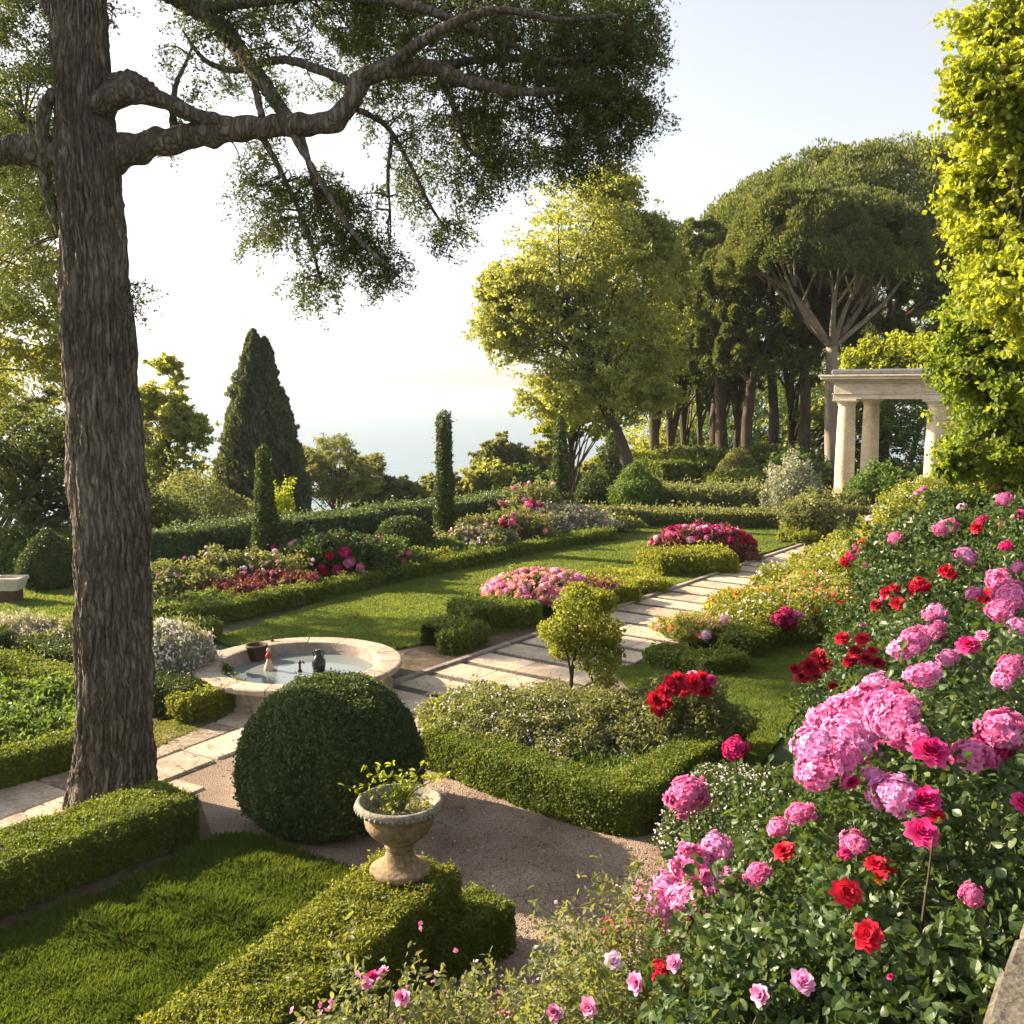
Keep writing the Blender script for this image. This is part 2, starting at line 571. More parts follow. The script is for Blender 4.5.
def lathe(mb, prof, c, seg=48, rnd=.5, mat=0, wob=0.0, sx=1, sy=1):
    """revolve (radius, height) pairs about a vertical axis at c"""
    prof = np.asarray(prof, float)
    th = np.linspace(0, 2 * np.pi, seg, endpoint=False)
    v = np.empty((seg, len(prof), 3))
    v[..., 0] = np.cos(th)[:, None] * prof[None, :, 0] * sx
    v[..., 1] = np.sin(th)[:, None] * prof[None, :, 0] * sy
    v[..., 2] = prof[None, :, 1]
    if wob:
        v[..., :2] *= (1 + wob * nz(v, 3, 2))[..., None]
    mb.add(v + np.asarray(c, float), grid_faces(seg, len(prof), True), rnd, mat)


def box(mb, lo, hi, bev=0.0, rnd=.5, mat=0, rot=0.0, c=None, jit=0.0):
    """axis box with chamfered top and vertical edges, turned by rot about c"""
    x0, y0, z0 = lo
    x1, y1, z1 = hi
    b = bev

    def ring(i, z):
        return [(x0 + i + b, y0 + i, z), (x1 - i - b, y0 + i, z), (x1 - i, y0 + i + b, z), (x1 - i, y1 - i - b, z),
                (x1 - i - b, y1 - i, z), (x0 + i + b, y1 - i, z), (x0 + i, y1 - i - b, z), (x0 + i, y0 + i + b, z)]
    bb = max(b, 1e-4)
    b = bb
    v = np.array(ring(bb, z0) + ring(0, z0 + bb) + ring(0, z1 - bb) + ring(bb, z1))
    if jit:
        v[:, :2] += nz(v, 3, 1)[:, None] * jit
    if rot:
        c0 = np.array(c if c is not None else [(x0 + x1) / 2, (y0 + y1) / 2, 0])
        cs, sn = math.cos(rot), math.sin(rot)
        d = v - c0
        v = np.column_stack([d[:, 0] * cs - d[:, 1] * sn + c0[0], d[:, 0] * sn + d[:, 1] * cs + c0[1], v[:, 2]])
    f = []
    for k in range(3):
        for i in range(8):
            j = (i + 1) % 8
            f.append([k * 8 + i, k * 8 + j, k * 8 + 8 + j, k * 8 + 8 + i])
    n = mb.n
    mb.add(v, f, rnd, mat)
    mb.f.append(np.array([[n + i for i in range(7, -1, -1)], [n + 24 + i for i in range(8)]]))
    mb.m.append(np.full(2, mat, int))


def inpoly(p, poly):
    x, y = p[:, 0], p[:, 1]
    poly = np.asarray(poly)[:, :2]
    ins = np.zeros(len(p), bool)
    j = len(poly) - 1
    for i in range(len(poly)):
        xi, yi, xj, yj = *poly[i], *poly[j]
        c = ((yi > y) != (yj > y)) & (x < (xj - xi) * (y - yi) / (yj - yi + 1e-12) + xi)
        ins ^= c
        j = i
    return ins


def polysheet(name, px, z, mat, world=False):
    """a flat sheet of ground, outlined by ground points"""
    pts = [G(*p) if not world else np.array([p[0], p[1], 0]) for p in px]
    v = np.array([[p[0], p[1], z] for p in pts])
    import mathutils
    tris = mathutils.geometry.tessellate_polygon([[Vector(q) for q in v]])
    f = []
    for t_ in tris:
        a, b, c = v[t_[0]], v[t_[1]], v[t_[2]]
        f.append(t_ if np.cross(b - a, c - a)[2] > 0 else (t_[0], t_[2], t_[1]))
    mb = MB()
    mb.add(v, f)
    return structure(mb.build(name, mat)), v


# ------------------------------------------------------------------ vegetation builders
def dist(p):
    return max(2.0, math.hypot(p[0], p[1]))


def leafsize(d, lo=.026, k=.0031):
    return max(lo, d * k)


def hedge(px, wdt, h, mat, label, z=0.0, name='clipped_hedge', leaf=None, cover=2.4, soft=.05, cat='hedge', group='clipped hedges of the garden', zref=None, world=None, e=.13, z0=0.0):
    """clipped hedge: a swept rounded box of small leaves. px is its front lower edge (its front upper edge if zref is given)"""
    pts = [G(*p, zref if zref is not None else z0) for p in px] if world is None else [np.array(p, float) for p in world]
    pts = np.array([[p[0], p[1], z0] for p in pts])
    seg = np.linalg.norm(np.diff(pts, axis=0), axis=1)
    S = np.concatenate([[0], np.cumsum(seg)])
    n = max(4, int(S[-1] / .12))
    s = np.linspace(0, S[-1], n)
    c = np.column_stack([np.interp(s, S, pts[:, k]) for k in range(3)])
    k = max(1, int(.2 / (S[-1] / n)))
    if len(pts) > 2:
        ker = np.ones(2 * k + 1) / (2 * k + 1)
        pad = np.vstack([np.repeat(c[:1], k, 0), c, np.repeat(c[-1:], k, 0)])
        cs_ = np.column_stack([np.convolve(pad[:, i], ker, 'valid') for i in range(3)])
        cs_[0], cs_[-1] = c[0], c[-1]
        c = cs_
    t = unit(np.gradient(c, axis=0))
    side = np.column_stack([-t[:, 1], t[:, 0], np.zeros(len(t))])
    c = c + side * wdt / 2
    th = np.linspace(0, np.pi, 41)
    cx = np.sign(np.cos(th)) * np.abs(np.cos(th)) ** e
    cz = np.abs(np.sin(th)) ** e
    px_ = np.interp(np.linspace(0, 1, 61), np.concatenate([[0], np.cumsum(np.hypot(np.diff(cx * wdt / 2), np.diff(cz * h)))]) / np.hypot(np.diff(cx * wdt / 2), np.diff(cz * h)).sum(), cx * wdt / 2)
    pz_ = np.interp(np.linspace(0, 1, 61), np.concatenate([[0], np.cumsum(np.hypot(np.diff(cx * wdt / 2), np.diff(cz * h)))]) / np.hypot(np.diff(cx * wdt / 2), np.diff(cz * h)).sum(), cz * h)
    base = c.mean(0)
    d = dist(base)
    ll = leaf or leafsize(min(dist(q) for q in c))
    mb = MB()
    # opaque heart
    ins = .93
    q = np.linspace(0, 60, 13).astype(int)
    v = c[:, None] + side[:, None] * (px_[q] * ins)[None, :, None] + np.array([0, 0, 1.0]) * (pz_[q] * (1 - .05))[None, :, None]
    mb.add(v, grid_faces(len(c), 13), .3)
    nn = mb.n
    mb.f.append(np.array([[nn - len(c) * 13 + i for i in range(13)], [nn - 13 + i for i in range(12, -1, -1)]]))
    mb.m.append(np.zeros(2, int))
    # leaf shell
    per = np.hypot(np.diff(px_), np.diff(pz_)).sum()
    N = int(cover * per * S[-1] / (ll * ll * .3))
    N = min(N, 260000)
    u = U(0, len(c) - 1, N)
    i = u.astype(int)
    fr = (u - i)[:, None]
    i2 = np.minimum(i + 1, len(c) - 1)
    pc = c[i] * (1 - fr) + c[i2] * fr
    sd = unit(side[i] * (1 - fr) + side[i2] * fr)
    a = U(0, 60, N)
    ai = a.astype(int)
    af = a - ai
    ai2 = np.minimum(ai + 1, 60)
    X = px_[ai] * (1 - af) + px_[ai2] * af
    Z = pz_[ai] * (1 - af) + pz_[ai2] * af
    dx, dz = px_[ai2] - px_[ai], pz_[ai2] - pz_[ai]
    nl = np.hypot(dx, dz) + 1e-9
    out = sd * (dz / nl)[:, None] * 1 + np.array([0, 0, 1.0]) * (-dx / nl)[:, None]
    p = pc + sd * X[:, None] + np.array([0, 0, 1.0]) * Z[:, None]
    nrm = unit(p - (pc + np.array([0, 0, h * .45]))) * .4 + out * .6
    # ends
    ea = wdt * h * .95
    ne = min(60000, int(cover * ea / (ll * ll * .3)))
    for k_, sg in ((0, -1), (-1, 1)):
        a = rng.integers(0, 61, ne)
        rr = np.sqrt(U(0, 1, ne))
        X = px_[a] * rr
        Z = pz_[a] * rr + (1 - rr) * h * .45 * 0
        Z = h * .45 + (pz_[a] - h * .45) * rr
        bul = (1 - rr ** 4) * min(.06, wdt * .12)
        pe = c[k_] + side[k_] * X[:, None] + np.array([0, 0, 1.0]) * Z[:, None] + t[k_] * (sg * bul)[:, None]
        p = np.vstack([p, pe])
        nrm = np.vstack([nrm, np.tile(t[k_] * sg, (ne, 1))])
    nrm = unit(nrm)
    p = p + nrm * (nz(p, 1.6, 3) * soft * .55 + nz(p, 7, 4) * soft * .45)[:, None] + nrm * (rng.normal(0, .35, len(p)) * ll)[:, None]
    p[:, 2] = np.maximum(p[:, 2], z0 + .01)
    leaves(mb, p, nrm, ll, ll * .62, bias=.35)
    k_ = rng.integers(0, len(p), max(30, len(p) // 70))
    for q_ in range(3):
        leaves(mb, p[k_] + (nrm[k_] + np.array([0, 0, .5])) * (U(.2, 1.6, len(k_)) * ll)[:, None] + rng.normal(size=(len(k_), 3)) * ll * .4, nrm[k_], ll * 1.15, ll * .6, bias=.1, rnd=np.clip(rng.normal(.7, .2, len(k_)), 0, 1))
    # strays
    o = mb.build(name, M[mat], loc=base)
    return tag(o, label, cat, group)


def topiary(base, prof, mat, label, name, cat, leaf=None, cover=2.6, soft=.02, group=None):
    """clipped solid of revolution: prof = (radius, height)"""
    base = np.asarray(base, float)
    prof = np.asarray(prof, float)
    ll = leaf or leafsize(dist(base), .022, .0027)
    mb = MB()
    pc = prof.copy()
    pc[:, 0] = np.maximum(pc[:, 0] * .97 - ll * 1.1, 0.002)
    pc[:, 1] = pc[:, 1] * (1 - 1.6 * ll / prof[-1, 1] - .02)
    lathe(mb, pc, base, 40, .3)
    sl = np.hypot(np.diff(prof[:, 0]), np.diff(prof[:, 1]))
    rm = (prof[1:, 0] + prof[:-1, 0]) / 2
    ar = sl * rm * 2 * np.pi + 1e-6
    N = min(330000, int(cover * ar.sum() / (ll * ll * .3)))
    k = rng.choice(len(ar), N, p=ar / ar.sum())
    f = U(0, 1, N)
    r = prof[k, 0] * (1 - f) + prof[k + 1, 0] * f
    z = prof[k, 1] * (1 - f) + prof[k + 1, 1] * f
    th = U(0, 2 * np.pi, N)
    dr, dz = prof[k + 1, 0] - prof[k, 0], prof[k + 1, 1] - prof[k, 1]
    nr, nzv = dz / np.hypot(dr, dz), -dr / np.hypot(dr, dz)
    nrm = np.column_stack([np.cos(th) * nr, np.sin(th) * nr, nzv])
    p = base + np.column_stack([np.cos(th) * r, np.sin(th) * r, z])
    p = p + nrm * (nz(p, 1.8, 6) * soft + nz(p, 8, 7) * soft * .6)[:, None] + nrm * (rng.normal(0, .35, N) * ll)[:, None]
    leaves(mb, p, nrm, ll, ll * .6, bias=.3)
    k_ = rng.integers(0, N, max(20, N // 110))
    for q_ in range(3):
        leaves(mb, p[k_] + nrm[k_] * (U(.2, 1.3, len(k_)) * ll)[:, None] + rng.normal(size=(len(k_), 3)) * ll * .4, nrm[k_], ll * 1.1, ll * .6, bias=.1, rnd=np.clip(rng.normal(.7, .2, len(k_)), 0, 1))
    o = mb.build(name, M[mat], loc=base)
    return tag(o, label, cat, group)


def sph(n, zmin=-1.0):
    z = U(zmin, 1, n)
    t = U(0, 2 * np.pi, n)
    r = np.sqrt(1 - z * z)
    return np.column_stack([r * np.cos(t), r * np.sin(t), z])


BUSHES = []
LUMP = {}


def lumpy(u, c, lump, bumpf):
    return 1 + lump * nz(u + c * .37, bumpf, 9) + lump * .6 * nz(u + c, bumpf * 2.6, 10)


def bush(center, rad, mat, label, cat='shrub', name='leafy_shrub', leaf=None, cover=2.2, lump=.16, shape=0, group=None, ground=None, core=True, aspect=.6, cane=0, spikes=0, tufts=0, bumpf=2.2, zmin=-.55, up=None, bmat=None, sprig=1.0):
    """loose shrub: lumpy shell of leaves with depth, canes inside. Returns its root"""
    c = np.asarray(center, float)
    rad = np.asarray(rad, float) * np.ones(3)
    d = max(1.5, dist(c) - rad[1])
    ll = leaf or leafsize(d, .03, .0036)
    base = np.array([c[0], c[1], ground if ground is not None else max(0, c[2] - rad[2])])
    root = thing(name, base, label, cat, group)
    mb = MB()
    area = 4 * np.pi * ((rad[0] * rad[1]) ** 1.6 / 3 + 2 * (rad[0] * rad[2]) ** 1.6 / 3) ** (1 / 1.6) * .75
    N = min(150000, int(cover * area / (ll * ll * aspect * .5)))
    u = sph(N, zmin)
    lum = lumpy(u, c, lump, bumpf)
    dep = 1 - .32 * U(0, 1, N) ** 1.8
    p = c + u * rad * (lum * dep)[:, None]
    ns, nl_ = int(90 * sprig), 16                    # young shoots standing out of the mass
    us = sph(ns, -.2)
    ls = U(.05, .28, ns) * (.5 + .5 * us[:, 2].clip(0, 1))
    f = U(0, 1, (ns, nl_))
    ps = c + (us * rad * lumpy(us, c, lump, bumpf)[:, None])[:, None] * (.94 + ls[:, None] * f)[..., None] + rng.normal(size=(ns, nl_, 3)) * ll * .55 + np.array([0, 0, .5]) * (ls[:, None] * f * rad[2])[..., None]
    p = np.vstack([p, ps.reshape(-1, 3)])
    u = np.vstack([u, np.repeat(us, nl_, 0)])
    g = (p[:, 2] > base[2] - .05)
    p, u = p[g], u[g]
    leaves(mb, p, unit(u / rad), ll, ll * aspect, bias=.4, shape=shape, up=up)
    if core:
        th = np.linspace(0, np.pi, 14)
        prof = np.column_stack([np.sin(th) * .66, -np.cos(th) * .66])
        m2 = MB()
        lathe(m2, prof * .9, (0, 0, 0), 24)
        v = m2.v[0] * rad
        v = v * (1 + lump * nz(unit(m2.v[0]) + c * .37, bumpf, 9))[:, None] + c
        v[:, 2] = np.maximum(v[:, 2], base[2] - .05)
        mb.add(v, m2.f[0], .25)
    mb.build('foliage', M[mat], root, base)
    if cane:
        cb = MB()
        for k in range(cane):
            e_ = c + sph(1, .1)[0] * rad * U(.85, 1.12)
            s_ = base + np.array([U(-.25, .25) * rad[0], U(-.25, .25) * rad[1], -.02])
            mdl = (s_ + e_) / 2 + np.array([U(-.1, .1), U(-.1, .1), .18 * rad[2]])
            tube(cb, [s_, mdl, e_], [.012 + .003 * d / 4, .008 + .002 * d / 4, .003 + .001 * d / 4], 5, 5)
        cb.build('stems', M[bmat or 'twig'], root, base)
    BUSHES.append((c, rad, root))
    LUMP[root.name] = (lump, bumpf)
    return root


def tree(name, label, base, trunk, lobes, leaf, mat, bark, group=None, cat='tree', nclump=26, per=260, clump=.28, aspect=.6, limbs=9, sides=10, squash=.75, fork=.45, outer=.45, droop=0, shape=0, trunk_rough=.08, limb_r=.35):
    """trunk: list of (point, radius); lobes: list of (centre, radii). Crown of leaf clumps, limbs reach to them"""
    base = np.asarray(base, float)
    root = thing(name, base, label, cat, group)
    tb = MB()
    tp = [np.asarray(t_[0], float) for t_ in trunk]
    tr = [t_[1] for t_ in trunk]
    tube(tb, tp, tr, sides, 6, trunk_rough)
    tc = catmull(np.column_stack([tp, tr]), 8)
    cb = MB()
    for lc, lr in lobes:
        lc = np.asarray(lc, float)
        lr = np.asarray(lr, float) * np.ones(3)
        u = sph(nclump)
        rr = outer + (1 - outer) * U(0, 1, nclump) ** .6
        cc = lc + u * lr * rr[:, None] * .88
        cr = clump * lr.mean() * U(.65, 1.25, nclump)
        for k in range(nclump):
            m = int(per * U(.6, 1.3))
            nsub = max(4, m // 16)
            sub_ = rng.normal(size=(nsub, 3)) * .52
            v = sub_[rng.integers(0, nsub, m)] + rng.normal(size=(m, 3)) * .17
            pos = cc[k] + v * cr[k] * np.array([1.15, 1.15, squash])
            out = unit(v + u[k] * .5 + np.array([0, 0, .35]))
            if droop:
                pos[:, 2] -= droop * (v[:, 0] ** 2 + v[:, 1] ** 2) * cr[k]
            leaves(cb, pos, out, leaf, leaf * aspect, bias=.4, shape=shape, rnd=np.clip(rng.normal(.5 + .12 * rng.normal(), .2, m), 0, 1))
        for k in range(limbs):
            e_ = cc[k % nclump]
            f = U(fork, .97)
            i = int(f * (len(tc) - 1))
            s_ = tc[i, :3]
            L_ = np.linalg.norm(e_ - s_)
            mid = s_ * .5 + e_ * .5 + np.array([0, 0, .1 * L_]) + rng.normal(size=3) * .05 * L_
            r0 = min(tc[i, 3] * .7, tc[0, 3] * limb_r)
            tube(tb, [s_, mid, e_], [r0, r0 * .6, r0 * .2], 6, 5)
    tb.build('trunk', M[bark], root, base, smooth=True)
    cb.build('crown', M[mat], root, base)
    return root


# ---- flowers
def petal(mb, o, az, tilt, L, Wd, cup=.25, curl=.1, rnd=.5, n=4):
    """one curved petal rising from o, leaning outwards by tilt towards azimuth az"""
    vv = np.linspace(0, 1, n)
    uu = np.linspace(-1, 1, 3)
    V_, U_ = np.meshgrid(vv, uu, indexing='ij')
    wd = Wd * np.sin(np.clip(V_ * .80 + .18, 0, 1) * np.pi) ** .6 * .5
    x = U_ * wd
    ang = tilt + curl * V_ * 2 - cup * (1 - V_)
    y = np.cumsum(np.vstack([np.zeros((1, 3)), np.sin(ang[1:]) * L / (n - 1)]), 0)
    z = np.cumsum(np.vstack([np.zeros((1, 3)), np.cos(ang[1:]) * L / (n - 1)]), 0)
    y = y - cup * np.abs(U_) ** 2 * wd * .8
    z = z + .1 * np.abs(U_) * wd
    ca, sa = math.cos(az), math.sin(az)
    v = np.stack([o[0] + y * ca - x * sa, o[1] + y * sa + x * ca, o[2] + z], -1)
    mb.add(v, grid_faces(n, 3), rnd)


def rose_mesh(col, seed):
    """full rose, about one unit across"""
    mb = MB()
    r = np.random.default_rng(seed)
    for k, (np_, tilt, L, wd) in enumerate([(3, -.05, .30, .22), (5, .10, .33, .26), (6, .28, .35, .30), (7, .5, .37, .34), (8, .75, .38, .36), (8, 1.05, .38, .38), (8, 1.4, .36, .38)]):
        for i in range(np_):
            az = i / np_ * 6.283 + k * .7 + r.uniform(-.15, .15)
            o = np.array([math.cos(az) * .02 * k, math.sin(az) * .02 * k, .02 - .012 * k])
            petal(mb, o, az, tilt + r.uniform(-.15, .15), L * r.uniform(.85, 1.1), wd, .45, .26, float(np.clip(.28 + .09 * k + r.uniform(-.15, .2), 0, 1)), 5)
    return mesh_data(mb, 'flower_head', PET[col], np.zeros(3), True)


def cluster_mesh(col, seed, n=40, flat=.85):
    """dome of many small ruffled blooms, about one unit across"""
    mb = MB()
    r = np.random.default_rng(seed)
    tt = np.linspace(0, np.pi, 8)
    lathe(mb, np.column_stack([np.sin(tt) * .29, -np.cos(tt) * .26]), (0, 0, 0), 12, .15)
    for i in range(n):
        z = 1 - 1.7 * (i + .5) / n
        t = i * 2.39996
        rr = math.sqrt(max(0, 1 - z * z))
        u = np.array([rr * math.cos(t), rr * math.sin(t), z])
        u += r.normal(size=3) * .12
        u /= np.linalg.norm(u)
        c = u * .36 * r.uniform(.72, 1.22) * np.array([1, 1, flat])
        sub = MB()
        s = r.uniform(.13, .19)
        tone = r.uniform(.1, .8)
        for ring, (m, tilt, L) in enumerate([(4, .35, .55), (5, .85, .8), (6, 1.25, .95)]):
            for k in range(m):
                petal(sub, np.zeros(3), k / m * 6.283 + ring + r.uniform(-.2, .2), tilt + r.uniform(-.2, .2), s * L, s * .75, .2, .2, float(np.clip(tone + r.uniform(-.15, .25), 0, 1)), 3)
        q = Vector((0, 0, 1)).rotation_difference(Vector(u))
        mat3 = np.array(q.to_matrix())
        for v, f, a in zip(sub.v, sub.f, sub.a):
            nn = mb.n
            mb.v.append(v @ mat3.T + c)
            mb.a.append(a)
            mb.n += len(v)
        off = 0
        base = mb.n - sub.n
        for f in sub.f:
            mb.f.append(f + base)
            mb.m.append(np.zeros(len(f), int))
    return mesh_data(mb, 'flower_head', PET[col], np.zeros(3), True)


def peony_mesh(col, seed):
    mb = MB()
    r = np.random.default_rng(seed)
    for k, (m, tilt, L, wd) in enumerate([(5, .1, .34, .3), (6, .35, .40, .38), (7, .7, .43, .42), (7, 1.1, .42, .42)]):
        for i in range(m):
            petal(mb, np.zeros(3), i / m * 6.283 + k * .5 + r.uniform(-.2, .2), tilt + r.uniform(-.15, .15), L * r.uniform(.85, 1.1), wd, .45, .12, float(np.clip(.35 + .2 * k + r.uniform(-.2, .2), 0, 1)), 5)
    return mesh_data(mb, 'flower_head', PET[col], np.zeros(3), True)


FL = {}


def flower_mesh(kind, col, var):
    key = (kind, col, var)
    if key not in FL:
        sd_ = abs(hash(kind + col)) % 997 * 0 + len(kind) * 31 + len(col) * 7 + var * 13
        FL[key] = {'rose': rose_mesh, 'cluster': cluster_mesh, 'peony': peony_mesh}[kind](col, sd_)
    return FL[key]


def bloom(root, pos, diam, kind, col, face=None, name='flower_head'):
    me = flower_mesh(kind, col, int(rng.integers(0, 3)))
    o = bpy.data.objects.new(name, me)
    COL.objects.link(o)
    o.parent = root
    o.location = Vector(pos) - root.location
    f = Vector(face if face is not None else (0, 0, 1)).normalized()
    q = Vector((0, 0, 1)).rotation_difference(f)
    o.rotation_mode = 'QUATERNION'
    from mathutils import Quaternion
    o.rotation_quaternion = q @ Quaternion((0, 0, 1), U(0, 6.28))
    s = diam * U(.93, 1.07)
    o.scale = (s * U(.88, 1.1), s * U(.88, 1.1), s * U(.8, 1.0))
    return o


def hit(px, py, roots=None):
    """where the view ray meets the shrubs"""
    d = unit(ray(px, py))
    o = np.array([0, 0, CAM_H])
    best = None
    for c, rad, root in BUSHES:
        if roots is not None and root not in roots:
            continue
        tc_ = (c - o) @ d
        ts = np.arange(max(.8, tc_ - 2 * rad.max()), tc_ + 1.6 * rad.max(), .015)
        w_ = (o + d * ts[:, None] - c) / rad
        rr = np.linalg.norm(w_, axis=1)
        ins = np.flatnonzero(rr < lumpy(unit(w_), c, *LUMP[root.name]))
        if not len(ins):
            continue
        t = ts[ins[0]]
        if t > .3 and (best is None or t < best[0]):
            best = (t, root, c, rad)
    if best is None:
        return None
    t, root, c, rad = best
    p = o + d * t
    return p, root, unit((p - c) / rad ** 2), t


def scatter_blooms(root, n, diam, kinds, cols, zmin=.0, out=1.02, name='flower_head'):
    """loose blooms over a shrub's surface, each one a part"""
    c, rad, _ = [b for b in BUSHES if b[2] is root][-1]
    u = sph(n, zmin)
    for i in range(n):
        p = c + u[i] * rad * out * 1.07 * float(lumpy(u[i][None], c, *LUMP[root.name])[0])
        bloom(root, p, diam * U(.75, 1.2), kinds[int(rng.integers(len(kinds)))], cols[int(rng.integers(len(cols)))], unit(u[i] / rad + np.array([0, -.2, .6])), name)


def specks(root, n, size, col, zmin=-.1, out=1.03, lump=.16, name='tiny_blossoms', bumpf=2.2):
    """a dusting of tiny blossoms nobody could count"""
    c, rad, _ = [b for b in BUSHES if b[2] is root][-1]
    u = sph(n * 2, zmin)
    keep = nz(u * 1.3 + c, 3.5, 21) > U(-.9, .5, len(u))
    u = u[keep][:n]
    p = c + u * rad * (lumpy(u, c, *LUMP[root.name]) * out * U(.93, 1.03, len(u)))[:, None]
    mb = MB()
    for k in range(2):
        leaves(mb, p + rng.normal(size=p.shape) * size * .25, unit(u + np.array([0, -.3, .4])), size, size * .9, bias=.5)
    o = mb.build(name, PET[col], root, Vector(root.location))
    o["kind"] = "stuff"
    return o


# ================================================================== the setting
def smooth01(x):
    x = np.clip(x, 0, 1)
    return x * x * (3 - 2 * x)


# foot of the planted bank on the right, in ground coordinates
BANK = np.array([[-1.6, 3.0], [-.55, 4.3], [.6, 5.2], [1.5, 6.4], [2.45, 8.6], [3.9, 12.2], [5.3, 16.6], [6.6, 20], [9.2, 25.5], [13.5, 31.5], [20, 37]])


def bank_h(x, y):
    """height of the planted bank, rising from its foot to the terrace"""
    x, y = np.asarray(x, float), np.asarray(y, float)
    best = np.full(x.shape, 1e9)
    sgn = np.zeros(x.shape)
    for a, b in zip(BANK[:-1], BANK[1:]):
        ab = b - a
        t = np.clip(((x - a[0]) * ab[0] + (y - a[1]) * ab[1]) / (ab @ ab), 0, 1)
        dx, dy = x - a[0] - t * ab[0], y - a[1] - t * ab[1]
        d = np.hypot(dx, dy)
        cr = ab[0] * (y - a[1]) - ab[1] * (x - a[0])
        m = d < best
        best = np.where(m, d, best)
        sgn = np.where(m, np.where(cr < 0, 1.0, -1.0), sgn)
    d = best * sgn
    far = smooth01((40 - y) / 14)
    return 1.75 * smooth01(d / 4.2) * far


def terrain_h(x, y):
    x, y = np.asarray(x, float), np.asarray(y, float)
    edge = np.where(x < 3, 35.3 + .95 * (x - 1.4), 36.8 + 26 * smooth01((x - 3) / 9))
    drop = -36 * smooth01((y - edge) / 230) - 5 * smooth01((y - edge) / 12)
    drop = np.where(x < -13, np.minimum(drop, -20 * smooth01((-13 - x) / 130)), drop)
    return bank_h(x, y) + drop


gx = np.concatenate([np.linspace(-900, -60, 12)[:-1], np.linspace(-60, -8, 40)[:-1], np.linspace(-8, 24, 150)[:-1], np.linspace(24, 80, 30)[:-1], np.linspace(80, 900, 12)])
gy = np.concatenate([np.linspace(-60, -2, 10)[:-1], np.linspace(-2, 45, 190)[:-1], np.linspace(45, 120, 50)[:-1], np.linspace(120, 420, 14)])
XX, YY = np.meshgrid(gx, gy, indexing='ij')
ZZ = terrain_h(XX, YY)
fine = (np.abs(XX) < 60) & (YY < 110)
ZZ = ZZ - .012
mb = MB()
mb.add(np.stack([XX, YY, ZZ], -1), grid_faces(len(gx), len(gy)))
structure(mb.build('ground', M['terrain'], smooth=True))

mb = MB()
mb.add([(-12000, 150, -40), (12000, 150, -40), (12000, 12000, -40), (-12000, 12000, -40)], [(0, 1, 2, 3)])
structure(mb.build('sea', M['sea']))

# gravel, lawns, paths
polysheet('gravel_court', [(-260, 1010), (-80, 850), (75, 745), (245, 700), (300, 652), (430, 640), (490, 640), (560, 640), (660, 700), (760, 770), (700, 900), (640, 980), (560, 1010), (460, 1024), (200, 1050)], .002, M['gravel'])
LAWN_NEAR = [(-420, 1040), (-60, 957), (120, 893), (215, 838), (262, 842), (352, 876), (400, 892), (300, 985), (180, 1060), (-300, 1240)]
polysheet('near_lawn', LAWN_NEAR, .014, M['turf'])
LAWN_MAIN = [(228, 646), (214, 640), (330, 600), (430, 577), (540, 554), (616, 541), (575, 528), (600, 526), (790, 530), (815, 536), (790, 546), (742, 560), (640, 600), (600, 612), (545, 627), (470, 640), (420, 646), (390, 652)]
polysheet('main_lawn', LAWN_MAIN, .010, M['turf'])
LAWN_RIGHT = [(610, 668), (648, 668), (700, 676), (752, 660), (800, 634), (862, 634), (832, 660), (806, 700), (780, 740), (735, 800), (715, 812), (690, 790), (700, 740), (660, 700), (628, 690)]
polysheet('small_lawn', LAWN_RIGHT, .014, M['turf'])
LAWN_LEFT = [(-200, 600), (-60, 580), (20, 578), (130, 580), (160, 590), (128, 612), (72, 616), (0, 628), (-160, 650)]
polysheet('side_lawn', LAWN_LEFT, .010, M['turf'])
polysheet('ground_cover_patch', [(150, 724), (192, 722), (232, 716), (150, 752), (120, 760), (100, 740)], .012, M['turf'])
polysheet('side_path', [(-200, 655), (0, 634), (72, 618), (128, 613), (160, 592), (175, 584), (215, 588), (170, 606), (150, 620), (160, 640), (215, 650), (250, 655), (240, 672), (210, 668), (150, 656), (100, 640), (40, 640), (-200, 690)], .006, M['gravel_pale'])
polysheet('back_path', [(150, 590), (180, 583), (300, 572), (420, 558), (500, 540), (520, 545), (440, 566), (330, 582), (215, 597), (150, 612)], .005, M['gravel_pale'])
# beds of bare soil under the planting
polysheet('rose_bed', [(150, 627), (215, 624), (330, 597), (430, 575), (540, 552), (614, 540), (600, 528), (540, 540), (440, 566), (330, 582), (215, 597), (160, 606)], .016, M['soil'])
polysheet('corner_bed', [(420, 750), (520, 800), (600, 832), (640, 836), (690, 796), (735, 770), (720, 740), (640, 690), (560, 700), (480, 722)], .018, M['soil'])
polysheet('parterre_bed', [(-120, 800), (-120, 660), (0, 640), (100, 640), (165, 655), (245, 690), (180, 716), (120, 730), (75, 770)], .018, M['soil'])
polysheet('pine_bed', [(-60, 960), (120, 895), (212, 836), (200, 800), (60, 800), (-60, 880)], .006, M['soil'])
polysheet('bed_margin', [(384, 668), (425, 640), (470, 640), (545, 627), (540, 634), (458, 667), (400, 690)], .010, M['soil'])

